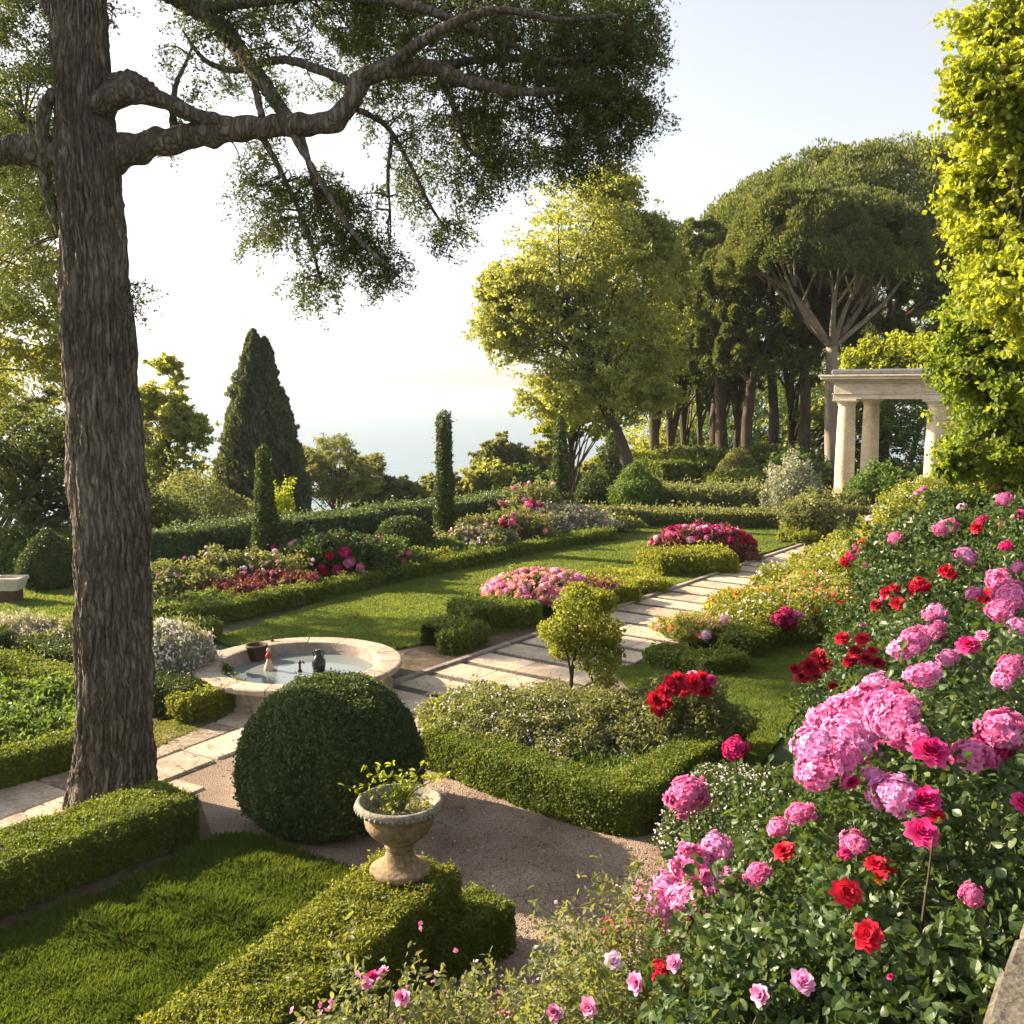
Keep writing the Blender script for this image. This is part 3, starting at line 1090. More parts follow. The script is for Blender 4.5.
# ---- the striped paved path: cream slab courses and sunk dark strips that stand for cast shadow bands
La, Lb = G(398, 686), G(836, 535)
Ra, Rb = G(470, 742), G(858, 534)
La[2] = Ra[2] = 0
along = unit((Lb - La)[None])[0]
La0 = La - along * 1.6
mbs, mbd = MB(), MB()
Ltot = np.linalg.norm(Lb - La0)
across = np.array([along[1], -along[0], 0])
W0, W1 = 2.25, 2.0
rot = math.atan2(along[1], along[0])
s_ = 0.0
k = 0
while s_ < Ltot:
    wd = .62 + U(-.04, .05)
    gap = .18 + U(-.02, .02)
    off = 0.0
    width = W0 + (W1 - W0) * s_ / Ltot + (.6 if s_ < 1.5 else 0)
    while off < width - .05:
        ln = min(U(.7, 1.25), width - off)
        if width - off - ln < .35:
            ln = width - off
        o = La0 + along * (s_ + wd / 2) + across * (off + ln / 2)
        z = .03 + U(-.002, .002)
        box(mbs, (o[0] - wd / 2, o[1] - ln / 2 + .0015, -.02), (o[0] + wd / 2, o[1] + ln / 2 - .0015, z), .006, U(0, 1), rot=rot, c=(o[0], o[1], 0), jit=.006)
        off += ln
    o = La0 + along * (s_ + wd + gap / 2) + across * width / 2
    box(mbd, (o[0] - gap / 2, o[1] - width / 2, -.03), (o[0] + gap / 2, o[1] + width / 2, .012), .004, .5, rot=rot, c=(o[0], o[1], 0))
    s_ += wd + gap
structure(mbs.build('paved_path', M['slab_light']))
structure(mbd.build('shadow_bands', M['painted_shadow']))
mbk = MB()
s_ = 1.2
while s_ < Ltot:
    ln = U(.7, 1.0)
    o = La0 + along * (s_ + ln / 2) - across * .07
    box(mbk, (o[0] - ln / 2 + .005, o[1] - .06, -.05), (o[0] + ln / 2 - .005, o[1] + .06, .07), .012, U(0, 1), rot=rot, c=(o[0], o[1], 0))
    s_ += ln
structure(mbk.build('path_kerb', M['kerb']))
# pale cross path at the far end
polysheet('far_path', [(826, 541), (800, 536), (880, 530), (930, 533), (900, 545), (858, 548)], .016, M['gravel_pale'])

# ---- old flagstones on the left
poly = [G(-160, 815), G(-160, 900), G(0, 858), G(196, 796), G(250, 752), G(272, 712), G(262, 700), G(236, 712), G(75, 765)]
mb = MB()
dirv = unit((G(236, 712) - G(-10, 800))[None])[0]
rot = math.atan2(dirv[1], dirv[0])
nv_ = np.array([-dirv[1], dirv[0], 0])
o0 = G(-160, 900) - dirv * 1
row = -1.5
while row < 6.5:
    hgt = U(.5, .85)
    s_ = U(-1, 0)
    while s_ < 13:
        ln = U(.6, 1.5)
        c = o0 + dirv * (s_ + ln / 2) + nv_ * (row + hgt / 2)
        if inpoly(c[None], poly)[0]:
            box(mb, (c[0] - ln / 2 + .012, c[1] - hgt / 2 + .012, -.03), (c[0] + ln / 2 - .012, c[1] + hgt / 2 - .012, .022 + U(0, .014)), .022, U(0, 1), rot=rot + U(-.012, .012), c=(c[0], c[1], 0), jit=.02)
        s_ += ln
    row += hgt
structure(mb.build('flagstone_path', M['slab']))
# a few flags on the far side of the basin and the broken paving in front of the striped path
mb = MB()
for px, py, l_, w_, t_ in [(415, 705, .9, .6, .9), (445, 722, .8, .5, .6), (300, 700, 1.0, .7, .3), (262, 690, .8, .6, .2), (440, 700, .6, .5, .4)]:
    c = G(px, py)
    box(mb, (c[0] - l_ / 2, c[1] - w_ / 2, -.02), (c[0] + l_ / 2, c[1] + w_ / 2, .02), .02, t_, rot=U(-.3, .6), c=c, jit=.02)
structure(mb.build('paving_flags', M['slab']))


# ---- grass
def blades(name, px, n, hgt, wd, mat='blade', z=.012, stripes=0, lean=.5):
    poly = np.array([G(*p) for p in px])
    lo, hi = poly.min(0), poly.max(0)
    q = np.column_stack([U(lo[0], hi[0], n * 3), U(lo[1], hi[1], n * 3), np.zeros(n * 3)])
    q = q[inpoly(q, poly)]
    # nearer ground gets more blades
    keep = U(0, 1, len(q)) < np.clip((lo[1] + 3) / np.hypot(q[:, 0], q[:, 1]), .25, 1) ** 1.2
    q = q[keep][:n]
    m = len(q)
    h = hgt * (1 + .35 * nz(q, 1.1, 31)) * U(.5, 1.25, m) * (1 + .25 * nz(q, 6, 32))
    if stripes:
        h *= 1 + .25 * np.sin((q[:, 0] * .5 + q[:, 1]) * stripes)
    a = U(0, 6.283, m)
    d = np.column_stack([np.cos(a), np.sin(a), np.zeros(m)])
    s = np.column_stack([-np.sin(a), np.cos(a), np.zeros(m)])
    dd = np.linalg.norm(q[:, :2], axis=1) / 8
    wv = (wd * np.maximum(1, dd))[:, None]
    q[:, 2] = z
    tip = q + d * (h * lean * U(.2, 1.4, m))[:, None] + np.array([0, 0, 1]) * h[:, None]
    mid = q + d * (h * lean * .2)[:, None] + np.array([0, 0, .55]) * h[:, None]
    v = np.stack([q - s * wv * .5, q + s * wv * .5, mid + s * wv * .4, tip, mid - s * wv * .4], 1)
    k = np.arange(m)[:, None] * 5
    mb = MB()
    mb.add(v, k + np.array([0, 1, 2, 3, 4]), np.repeat(np.clip(rng.normal(.45, .22, m), 0, 1), 5))
    structure(mb.build(name, M[mat]), 'stuff')


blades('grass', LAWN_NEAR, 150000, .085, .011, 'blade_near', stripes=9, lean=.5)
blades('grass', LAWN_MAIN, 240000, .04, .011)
blades('grass', LAWN_RIGHT, 90000, .045, .009)
blades('grass', LAWN_LEFT, 30000, .045, .010)
blades('ground_cover', [(150, 724), (192, 722), (232, 716), (150, 752), (120, 760), (100, 740)], 12000, .03, .016, 'olive')

# loose stones in the gravel
mb = MB()
poly = np.array([G(*p) for p in [(240, 840), (460, 780), (520, 815), (640, 850), (700, 830), (640, 960), (520, 960), (450, 900), (330, 860)]])
q = np.column_stack([U(-3, 2, 16000), U(6, 11, 16000), np.full(16000, .003)])
q = q[inpoly(q, poly)][:7000]
s = (U(.006, .015, len(q)) * np.where(U(0, 1, len(q)) < .04, 1.9, 1))[:, None]
oc = np.array([[1, 0, 0], [0, 1, 0], [-1, 0, 0], [0, -1, 0], [.2, .1, .7]])
v = q[:, None] + oc[None] * s[:, None] * U(.6, 1.2, (len(q), 5, 1))
k = np.arange(len(q))[:, None] * 5
mb.add(v, np.concatenate([k + np.array(t_) for t_ in ([0, 1, 4], [1, 2, 4], [2, 3, 4], [3, 0, 4])]), np.repeat(U(0, 1, len(q)), 5))
structure(mb.build('gravel_stones', M['gravel']), 'stuff')

# fallen petals and leaves on the gravel and the flags
def litter(name, px, n, mat, size, z):
    poly = np.array([G(*p) for p in px])
    lo, hi = poly.min(0), poly.max(0)
    q = np.column_stack([U(lo[0], hi[0], n * 4), U(lo[1], hi[1], n * 4), np.full(n * 4, z)])
    q = q[inpoly(q, poly)]
    q = q[nz(q, 1.2, 77) > U(-.6, .9, len(q))][:n]
    mb = MB()
    leaves(mb, q, np.tile([0, 0, 1.], (len(q), 1)), size, size * .6, bias=.75, shape=1)
    structure(mb.build(name, mat), 'stuff')


COURT = [(240, 840), (330, 790), (460, 770), (520, 815), (640, 850), (700, 830), (640, 960), (520, 960), (450, 900), (330, 860)]
litter('fallen_petals', COURT, 130, PET['pink'], .028, .012)
litter('fallen_leaves', COURT, 260, M['olive'], .03, .012)
litter('fallen_leaves', [(0, 858), (196, 796), (250, 752), (262, 700), (236, 712), (75, 765), (0, 790)], 200, M['olive'], .035, .045)
litter('fallen_leaves', [(400, 690), (460, 665), (611, 621), (655, 633), (520, 700), (450, 730)], 160, M['olive'], .04, .045)

# ================================================================== stonework
# round basin
HB = .40
bc = G(300, 661, HB)
bc[2] = 0
root = thing('fountain_basin', bc, 'round stone basin with a broad flat rim holding still water', 'fountain')
Ro, Ri = 1.46, 1.10
mb = MB()
lathe(mb, [(Ro - .13, -.05), (Ro - .13, .05), (Ro - .16, .09), (Ro - .15, HB - .14), (Ro - .10, HB - .115)], bc, 96, .45)
# rim of separate curved stones with fine joints
NS = 15
prof = np.array([(Ri + .02, HB - .11), (Ro - .10, HB - .112), (Ro - .02, HB - .09), (Ro, HB - .07), (Ro, HB - .02), (Ro - .012, HB - .006), (Ro - .03, HB), (Ri + .05, HB), (Ri + .025, HB - .008), (Ri + .02, HB - .02)])
for k in range(NS):
    t0, t1 = (k + .012) / NS * 6.2832, (k + .988) / NS * 6.2832
    t = np.linspace(t0, t1, 9)
    dz = U(-.003, .003)
    v = np.stack([bc[0] + np.cos(t)[:, None] * prof[None, :, 0], bc[1] + np.sin(t)[:, None] * prof[None, :, 0], np.tile(prof[None, :, 1] + dz, (9, 1))], -1)
    n0 = mb.n
    mb.add(v, grid_faces(9, len(prof)), U(.1, .9))
    mb.f.append(np.array([[n0 + i for i in range(len(prof))], [n0 + 8 * len(prof) + i for i in range(len(prof))][::-1]]))
    mb.m.append(np.zeros(2, int))
rimo = mb.build('rim', M['stone_rim'], root, bc, True)
rimo.data.polygons.foreach_set("use_smooth", np.zeros(len(rimo.data.polygons), bool))
mb = MB()
lathe(mb, [(Ri + .018, HB - .019), (Ri, HB - .04), (Ri - .005, HB - .12), (Ri - .03, HB - .14), (Ri - .04, .05)], bc, 96, .3)
mb.build('inner_wall', M['kerb'], root, bc, True)
mb = MB()
lathe(mb, [(Ri - .03, HB - .17), (.5, HB - .17), (.01, HB - .17)], bc, 64)
mb.build('water', M['pool'], root, bc)
zw = HB - .172


def basin_at(px, py):
    p = G(px, py, zw)
    return p


p = basin_at(319, 671)
r_ = thing('vase', p, 'glossy black flask shaped vase standing in the basin water', 'vase')
mb = MB()
lathe(mb, [(.05, 0), (.085, .01), (.10, .10), (.095, .16), (.06, .22), (.038, .25), (.036, .30), (.05, .315), (.03, .32), (.001, .32)], p, 24)
mb.build('vase_body', M['black'], r_, p, True)
mb = MB()
for sg in (-1, 1):
    mb = MB()
    tube(mb, [p + [sg * .036, 0, .29], p + [sg * .075, 0, .285], p + [sg * .07, 0, .23], p + [sg * .05, 0, .22]], .008, 6)
    mb.build('handle', M['black'], r_, p, True)
p = basin_at(300, 672)
r_ = thing('water_spout', p, 'little black water spout rising from the basin beside the vase', 'spout')
mb = MB()
lathe(mb, [(.03, 0), (.034, .02), (.018, .04), (.016, .12), (.03, .14), (.022, .165), (.001, .17)], p, 16)
mb.build('spout_body', M['black'], r_, p, True)
mb = MB()
tube(mb, [p + [0, 0, .14], p + [.05, -.02, .16], p + [.07, -.03, .13]], .011, 6)
mb.build('nozzle', M['black'], r_, p, True)
p = basin_at(269, 670)
r_ = thing('figurine', p, 'small cream figurine with a red top in the basin', 'figurine')
mb = MB()
lathe(mb, [(.07, 0), (.075, .02), (.055, .08), (.03, .15), (.022, .17)], p, 16)
mb.build('skirt', M['cream'], r_, p, True)
mb = MB()
lathe(mb, [(.024, .17), (.04, .18), (.045, .22), (.03, .25), (.014, .262)], p, 16)
mb.build('top', M['redpaint'], r_, p, True)
mb = MB()
lathe(mb, [(.012, .26), (.028, .28), (.03, .30), (.02, .325), (.001, .33)], p, 14)
mb.build('head', M['cream'], r_, p, True)
p = basin_at(257, 660)
r_ = thing('planting_pot', p, 'dark round pot set in the basin near its far edge', 'pot')
mb = MB()
lathe(mb, [(.10, 0), (.12, .02), (.15, .2), (.165, .2), (.165, .24), (.14, .24), (.13, .18), (.001, .17)], p, 24)
mb.build('pot_body', M['brown'], r_, p, True)
p = G(272, 641, HB)
mb = MB()
lathe(mb, [(.03, 0), (.03, .015), (.012, .02), (.012, .05), (.02, .055), (.02, .07), (.001, .075)], p, 12)
tag(mb.build('water_tap', M['brown'], None, p, True), 'tiny brown tap knob on the far rim of the basin', 'tap')

# trough on its block
p = G(17, 602)
r_ = thing('stone_trough', p, 'pale stone trough on a dark brown block on the side lawn', 'planter')
mb = MB()
box(mb, (p[0] - .34, p[1] - .18, -.02), (p[0] + .06, p[1] + .18, .26), .02)
mb.build('block', M['brown'], r_, p)
mb = MB()
lo, hi = np.array([p[0] - .42, p[1] - .22]), np.array([p[0] + .14, p[1] + .22])
z0, z1 = .262, .52
o_ = [(lo[0] + .05, lo[1] + .04, z0), (hi[0] - .05, lo[1] + .04, z0), (hi[0] - .05, hi[1] - .04, z0), (lo[0] + .05, hi[1] - .04, z0)]
a_ = [(lo[0], lo[1], z1 - .08), (hi[0], lo[1], z1 - .08), (hi[0], hi[1], z1 - .08), (lo[0], hi[1], z1 - .08)]
b_ = [(x - .02 * np.sign(p[0] - .13 - x), y - .02 * np.sign(p[1] - y), z1 - .07) for x, y, _ in a_]
c_ = [(x, y, z1) for x, y, _ in b_]
d_ = [(x + .07 * np.sign(p[0] - .13 - x), y + .07 * np.sign(p[1] - y), z1) for x, y, _ in b_]
e_ = [(x, y, z1 - .1) for x, y, _ in d_]
vv = np.array(o_ + a_ + b_ + c_ + d_ + e_)
ff = []
for k in range(5):
    for i in range(4):
        j = (i + 1) % 4
        ff.append([k * 4 + i, k * 4 + j, k * 4 + 4 + j, k * 4 + 4 + i])
ff += [[3, 2, 1, 0], [20, 21, 22, 23]]
mb.add(vv, ff)
mb.build('basin', M['trough'], r_, p)

# urn on its hidden pedestal
URN_Z = .68
up_ = G(400, 872, URN_Z)
mb = MB()
box(mb, (up_[0] - .2, up_[1] - .2, -.02), (up_[0] + .2, up_[1] + .2, URN_Z - .001), .02)
tag(mb.build('pedestal', M['stone_wall'], None, (up_[0], up_[1], 0)), 'square stone pedestal under the urn at the end of the hedge', 'pedestal')
r_ = thing('garden_urn', up_, 'weathered terracotta urn with a wide grey rim on the hedge end', 'urn')
S_ = .95
mb = MB()
lathe(mb, np.array([(.001, 0), (.22, 0), (.235, .012), (.235, .04), (.215, .055), (.165, .075), (.13, .11), (.105, .17), (.10, .20), (.115, .215), (.115, .23), (.10, .24), (.16, .28), (.225, .335), (.262, .39), (.272, .44), (.262, .475), (.25, .49)]) * S_, up_, 56, .5, wob=.006)
mb.build('bowl', M['terracotta'], r_, up_, True)
mb = MB()
lathe(mb, np.array([(.248, .488), (.29, .50), (.315, .515), (.335, .54), (.343, .565), (.335, .585), (.32, .595), (.303, .592), (.292, .575), (.27, .53), (.235, .50), (.19, .485), (.001, .48)]) * S_, up_, 56, .5, wob=.008)
# beading under the lip
for i in range(44):
    t = i / 44 * 6.283
    lathe(mb, np.array([(.001, -.018), (.016, -.008), (.018, .006), (.012, .014), (.001, .017)]) * S_, up_ + np.array([.332 * S_ * math.cos(t), .332 * S_ * math.sin(t), .545 * S_]), 6)
mb.build('rim', M['urn_rim'], r_, up_, True)
mb = MB()
n = 500
a = U(0, 6.283, n)
rr = np.sqrt(U(0, 1, n)) * .27 * S_
leaves(mb, up_ + np.column_stack([np.cos(a) * rr, np.sin(a) * rr, S_ * (.492 + U(0, .03, n) + .35 * np.maximum(rr / S_ - .19, 0))]), np.tile([0, 0, 1.0], (n, 1)), .035, .022, bias=.3)
o = mb.build('moss', M['olive'], r_, up_)
# the sprig that grows in it
r2 = thing('potted_sprig', up_ + [0, 0, .49 * S_], 'sparse yellow green sprig growing out of the urn', 'plant')
b0 = up_ + np.array([0, 0, .49 * S_])
sm, sl = MB(), MB()
tips = [(-.40, .0, .20), (-.30, .06, .34), (-.18, -.05, .37), (-.06, .02, .36), (.06, -.05, .33), (.17, .04, .33), (.26, -.02, .28), (.33, .03, .26), (.02, .08, .30), (-.33, -.05, .26), (.2, .1, .25), (.12, -.1, .26)]
for tx, ty, tz in tips:
    e_ = b0 + np.array([tx, ty, tz])
    st = b0 + np.array([tx * .06, ty * .05, 0])
    m1 = b0 + np.array([tx * .35, ty * .3, tz * .62])
    tube(sm, [st, m1, e_], [.006, .004, .002], 5, 5)
    pts = catmull([st, m1, e_], 8)
    for k_ in range(9):
        q = pts[int(4 + U(0, .99) * (len(pts) - 4))] + rng.normal(size=3) * .018
        leaves(sl, q[None].repeat(2, 0) + rng.normal(size=(2, 3)) * .01, np.tile([0, 0, 1.], (2, 1)), .052, .026, bias=.6, shape=1)
sm.build('stems', M['stem'], r2, b0)
sl.build('foliage', M['yellowgreen'], r2, b0)

# temple
aV = np.array([.515, .857, 0])
bV = np.array([.857, -.515, 0])
T1 = G(843, 508)
T1[2] = 0
TZ = .25
root = thing('garden_temple', T1, 'open stone temple with round columns and a heavy cornice', 'temple')
rotT = math.atan2(bV[1], bV[0])
LA, LB = 4.4, 3.1
cen = T1 + aV * LA / 2 + bV * LB / 2
mb = MB()
box(mb, (cen[0] - LB / 2 - .75, cen[1] - LA / 2 - .75, -.1), (cen[0] + LB / 2 + .75, cen[1] + LA / 2 + .75, TZ - .12), .03, .3, rot=rotT, c=cen)
box(mb, (cen[0] - LB / 2 - .55, cen[1] - LA / 2 - .55, -.1), (cen[0] + LB / 2 + .55, cen[1] + LA / 2 + .55, TZ), .03, .5, rot=rotT, c=cen)
mb.build('base', M['stone_ent'], root, T1)
HC = 4.05
for i, (da, db) in enumerate([(0, 0), (1, 0), (0, 1), (1, 1)]):
    q = T1 + aV * LA * da + bV * LB * db
    mb = MB()
    lathe(mb, [(.40, TZ + .34), (.352, TZ + .44), (.35, 1.4), (.338, 2.4), (.315, 3.4), (.298, HC - .25)], q, 40, .5, wob=.004)
    cl = mb.build('column', M['stone_col'], root, q, True)
    mb = MB()
    box(mb, (q[0] - .56, q[1] - .56, TZ), (q[0] + .56, q[1] + .56, TZ + .16), .02, rot=rotT, c=q)
    lathe(mb, [(.52, TZ + .16), (.53, TZ + .2), (.50, TZ + .25), (.45, TZ + .28), (.44, TZ + .31), (.402, TZ + .341)], q, 40)
    c1_ = mb.build('base', M['stone_col'], cl, q, False)
    c1_.location = (0, 0, 0)
    mb = MB()
    lathe(mb, [(.299, HC - .25), (.325, HC - .23), (.325, HC - .2), (.31, HC - .18), (.40, HC - .1), (.42, HC - .08)], q, 40)
    box(mb, (q[0] - .43, q[1] - .43, HC - .08), (q[0] + .43, q[1] + .43, HC), .01, rot=rotT, c=q)
    c2_ = mb.build('capital', M['stone_ent'], cl, q, False)
    c2_.location = (0, 0, 0)
mb = MB()
for (ex, z0_, z1_, rn) in [(.42, HC + .002, HC + .17, .45), (.45, HC + .17, HC + .22, .6), (.40, HC + .22, HC + .58, .5), (.48, HC + .58, HC + .65, .6), (.62, HC + .65, HC + .71, .5), (.80, HC + .71, HC + .81, .6), (.86, HC + .81, HC + .88, .5)]:
    # a ring of four beams, butted
    for (x0, x1, y0, y1) in [(-LB / 2 - ex, LB / 2 + ex, -LA / 2 - ex, -LA / 2 + .35), (-LB / 2 - ex, LB / 2 + ex, LA / 2 - .35, LA / 2 + ex), (-LB / 2 - ex, -LB / 2 + .35, -LA / 2 + .351, LA / 2 - .351), (LB / 2 - .35, LB / 2 + ex, -LA / 2 + .351, LA / 2 - .351)]:
        box(mb, (cen[0] + x0, cen[1] + y0, z0_), (cen[0] + x1, cen[1] + y1, z1_ - .002), .012, rn, rot=rotT, c=cen)
mb.build('entablature', M['stone_ent'], root, T1)
mb = MB()
box(mb, (cen[0] - LB / 2 - .5, cen[1] - LA / 2 - .5, HC + .882), (cen[0] + LB / 2 + .5, cen[1] + LA / 2 + .5, HC + 1.08), .05, rot=rotT, c=cen)
mb.build('roof', M['patina'], root, T1)

# terrace wall beside the viewer
mb = MB()
A = P(1000, 1040, 1.75)
zt = 2.75
A = G(972, 1040, zt)
B = G(1030, 900, zt)
dv = unit((B - A)[None])[0]
rotW = math.atan2(dv[1], dv[0])
s_ = -1.6
root = thing('terrace_wall', (A[0] + .25, A[1], bank_h(A[0], A[1])), 'low wall of rough grey brown stone blocks at the terrace edge', 'wall')
nrmR = np.array([dv[1], -dv[0], 0])
cap, body = MB(), MB()
k = 0
while s_ < 1.3:
    ln = U(.2, .28)
    o = A + dv * (s_ + ln / 2) + nrmR * .23
    box(cap, (o[0] - ln / 2 + .007, o[1] - .23, zt - .13), (o[0] + ln / 2 - .007, o[1] + .23, zt + U(-.006, .008)), .014, U(0, 1), rot=rotW + U(-.01, .01), c=(o[0], o[1], 0), jit=.012)
    s_ += ln
for r0 in range(4):
    s_ = -1.6 + U(-.2, 0)
    while s_ < 1.3:
        ln = U(.3, .5)
        o = A + dv * (s_ + ln / 2) + nrmR * .22
        z1_ = zt - .135 - r0 * .3
        box(body, (o[0] - ln / 2 + .005, o[1] - .17, z1_ - .292), (o[0] + ln / 2 - .005, o[1] + .17, z1_), .02, U(0, 1), rot=rotW, c=(o[0], o[1], 0), jit=.012)
        s_ += ln
cap.build('coping', M['stone_wall'], root, root.location)
body.build('masonry', M['stone_wall'], root, root.location)

# ================================================================== hedges and topiary
hedge([(-90, 962), (0, 919), (197, 842)], .72, .43, 'box', 'low box hedge running past the foot of the old pine', name='box_hedge')
hedge([(215, 1060), (330, 985), (459, 868)], .7, .68, 'box_sunlit', 'thick box hedge with the stone urn at its end', name='box_hedge', zref=.68, soft=.06)
hedge([(438, 990), (512, 952)], .42, .36, 'box', 'short low hedge tucked behind the urn hedge, beside the gravel', name='box_hedge')
hedge([(422, 768), (470, 787), (520, 806), (600, 833), (640, 839), (664, 822), (690, 797), (745, 762)], .46, .42, 'box', 'curving box hedge round the corner bed on the gravel', name='box_hedge', soft=.03, e=.16)
hedge([(138, 626), (210, 626), (330, 599), (430, 577), (540, 554), (616, 541)], .5, .32, 'box', 'long narrow box edging between the rose bed and the main lawn', name='box_edging')
hedge([(120, 638), (200, 645), (221, 639)], .42, .3, 'box', 'short low hedge between the rose bed edging and the basin', name='box_hedge')
hedge([(95, 586), (190, 579), (300, 563), (430, 545), (500, 533), (558, 520)], 1.15, 1.08, 'privet', 'tall clipped privet hedge behind the rose bed, facing the sea', name='privet_hedge', soft=.09, cover=2.6)
hedge([(-60, 812), (0, 792), (76, 771), (100, 764)], .42, .36, 'box', 'low box hedge along the edge of the flagstone path', name='box_hedge')
hedge([(-60, 668), (0, 682), (90, 706)], .45, .32, 'box', 'middle box hedge of the left parterre', name='box_hedge')
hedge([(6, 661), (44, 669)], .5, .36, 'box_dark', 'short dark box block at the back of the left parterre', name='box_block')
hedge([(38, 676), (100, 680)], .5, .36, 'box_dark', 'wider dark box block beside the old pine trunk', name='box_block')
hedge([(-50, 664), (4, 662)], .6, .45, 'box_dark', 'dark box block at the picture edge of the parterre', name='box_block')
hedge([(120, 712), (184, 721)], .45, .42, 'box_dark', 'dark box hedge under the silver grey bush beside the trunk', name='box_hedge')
hedge([(187, 726), (251, 709)], .42, .36, 'box_gold', 'bright clipped box hedge between the flagstones and the basin', name='box_hedge')
hedge([(176, 700), (230, 688)], .4, .32, 'box', 'small green hedge behind the bright box hedge near the basin', name='box_hedge')
hedge([(440, 655), (460, 656), (488, 643)], .95, .36, 'box', 'square box block on the lawn corner by the striped path', name='box_block')
hedge([(470, 634), (540, 627)], 1.1, .42, 'box', 'wide box block below the peach blossoms on the lawn', name='box_block')
hedge([(568, 616), (640, 603)], .9, .36, 'box_gold', 'golden box block behind the little standard tree', name='box_block')
hedge([(600, 597), (668, 594)], 1.7, .26, 'box_gold', 'flat golden box block farther along the path edge', name='box_block')
hedge([(660, 577), (738, 574)], 1.5, .5, 'box_gold', 'round shouldered golden hedge in front of the crimson flowers', name='box_block', e=.4)
hedge([(644, 666), (700, 678), (748, 674)], .55, .27, 'box', 'low front hedge of the right bed beside the small lawn', name='box_hedge')
hedge([(722, 658), (752, 661), (790, 645)], .9, .34, 'box', 'sloping box block behind the low front hedge of the right bed', name='box_block')
hedge([(790, 641), (868, 641)], .5, .22, 'box_gold', 'narrow box strip at the head of the small lawn', name='box_edging')
hedge([(575, 526), (690, 529), (792, 529)], 1.3, .5, 'olive', 'long grey green hedge across the far end of the lawn', name='box_hedge')
hedge([(838, 531), (880, 531)], 1.2, .7, 'olive', 'short hedge at the foot of the temple', name='box_hedge')
hedge([(655, 513), (770, 515), (792, 513)], 2.6, .85, 'olive', 'broad mixed hedge behind the long grey green hedge', name='box_hedge', soft=.16)
hedge([(664, 485), (728, 482)], 3.2, 1.0, 'box', 'deep square hedge at the edge of the wood', name='box_hedge', soft=.1)
hedge([(715, 499), (790, 499)], 2.2, .85, 'box', 'dark fronted hedge between the wood and the temple', name='box_hedge', soft=.1)
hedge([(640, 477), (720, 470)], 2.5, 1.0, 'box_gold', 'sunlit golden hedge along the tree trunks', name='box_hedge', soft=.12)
hedge([(803, 546), (838, 541)], .9, .32, 'box_gold', 'small bright hedge block beside the far end of the path', name='box_block')

th = np.linspace(0, 1, 30)
bb = G(332, 815)
prof = np.column_stack([.93 * np.abs(np.sin(np.pi * (.14 + .86 * th))) ** .78 * (1 - .04 * th), 1.40 * (1 - np.cos(np.pi * th)) / 2])
prof[0, 0] = .62
topiary(bb, prof, 'box_dark', 'big dark clipped box dome on the gravel', 'box_ball', 'topiary', leaf=.036, soft=.028, cover=2.8)

for (px, py, hgt, rb, rt, lab) in [(267, 578, 3.05, .36, .10, 'slim tapering yew column rising among the white flowers'), (445, 551, 3.75, .31, .16, 'tall yew column with a flat rounded top beside the dark ball'), (560, 524, 3.55, .35, .11, 'pointed yew column at the end of the rose bed')]:
    b_ = G(px, py)
    t_ = np.concatenate([np.linspace(0, .9, 20), 1 - .1 * np.linspace(1, 0, 12)[1:] ** 1.6])
    pr = np.column_stack([(rb * (1 - t_) + rt * t_) * np.sqrt(np.clip(1 - np.clip((t_ - .92) / .081, 0, 1) ** 2, 0, 1)), t_ * hgt])
    pr[-1, 0] = .004
    topiary(b_, pr, 'box_dark', lab, 'yew_column', 'topiary', soft=.03, group='clipped yew columns')
b_ = G(404, 560)
topiary(b_, np.column_stack([.72 * np.abs(np.sin(np.pi * (.16 + .84 * th))) ** .75, .12 + .98 * (1 - np.cos(np.pi * th)) / 2]), 'box_dark', 'dark flattened yew ball in front of the tall hedge', 'yew_ball', 'topiary', soft=.03)
b_ = G(50, 588)
topiary(b_, np.column_stack([.62 * np.abs(np.sin(np.pi * np.clip(.18 + .82 * th ** .8, 0, 1))) ** .9, 1.32 * th]), 'box_dark', 'dark egg shaped yew on the side lawn', 'yew_cone', 'topiary', soft=.03)
for (px, py, hgt, r0, mat, lab) in [(635, 514, 1.9, .95, 'green', 'bright green cone shaped conifer behind the far hedge'), (592, 511, 1.55, .52, 'box_dark', 'dark little cone shrub beside the pointed yew column'), (610, 503, 2.9, .5, 'wood_leaf', 'narrow ivy clad cone under the leaning trunks'), (736, 486, 1.7, .85, 'olive', 'pale loose cone shrub at the edge of the wood')]:
    b_ = G(px, py)
    t_ = np.linspace(0, 1, 20)
    pr = np.column_stack([r0 * np.clip(np.sin(np.pi * (.22 + .78 * t_)), 0, 1) ** 1.1, t_ * hgt])
    pr[-1, 0] = 0.005
    topiary(b_, pr, mat, lab, 'cone_shrub', 'shrub', soft=.12, cover=2.4, group='cone shaped shrubs')

# ================================================================== shrubs of the beds
def mound(px, py, r, h, mat, label, z=0, ry=None, **k):
    c = G(px, py, z)
    return bush((c[0], c[1], z + h * .42), (r, ry or r, h * .58), mat, label, **{"ground": z, **k})


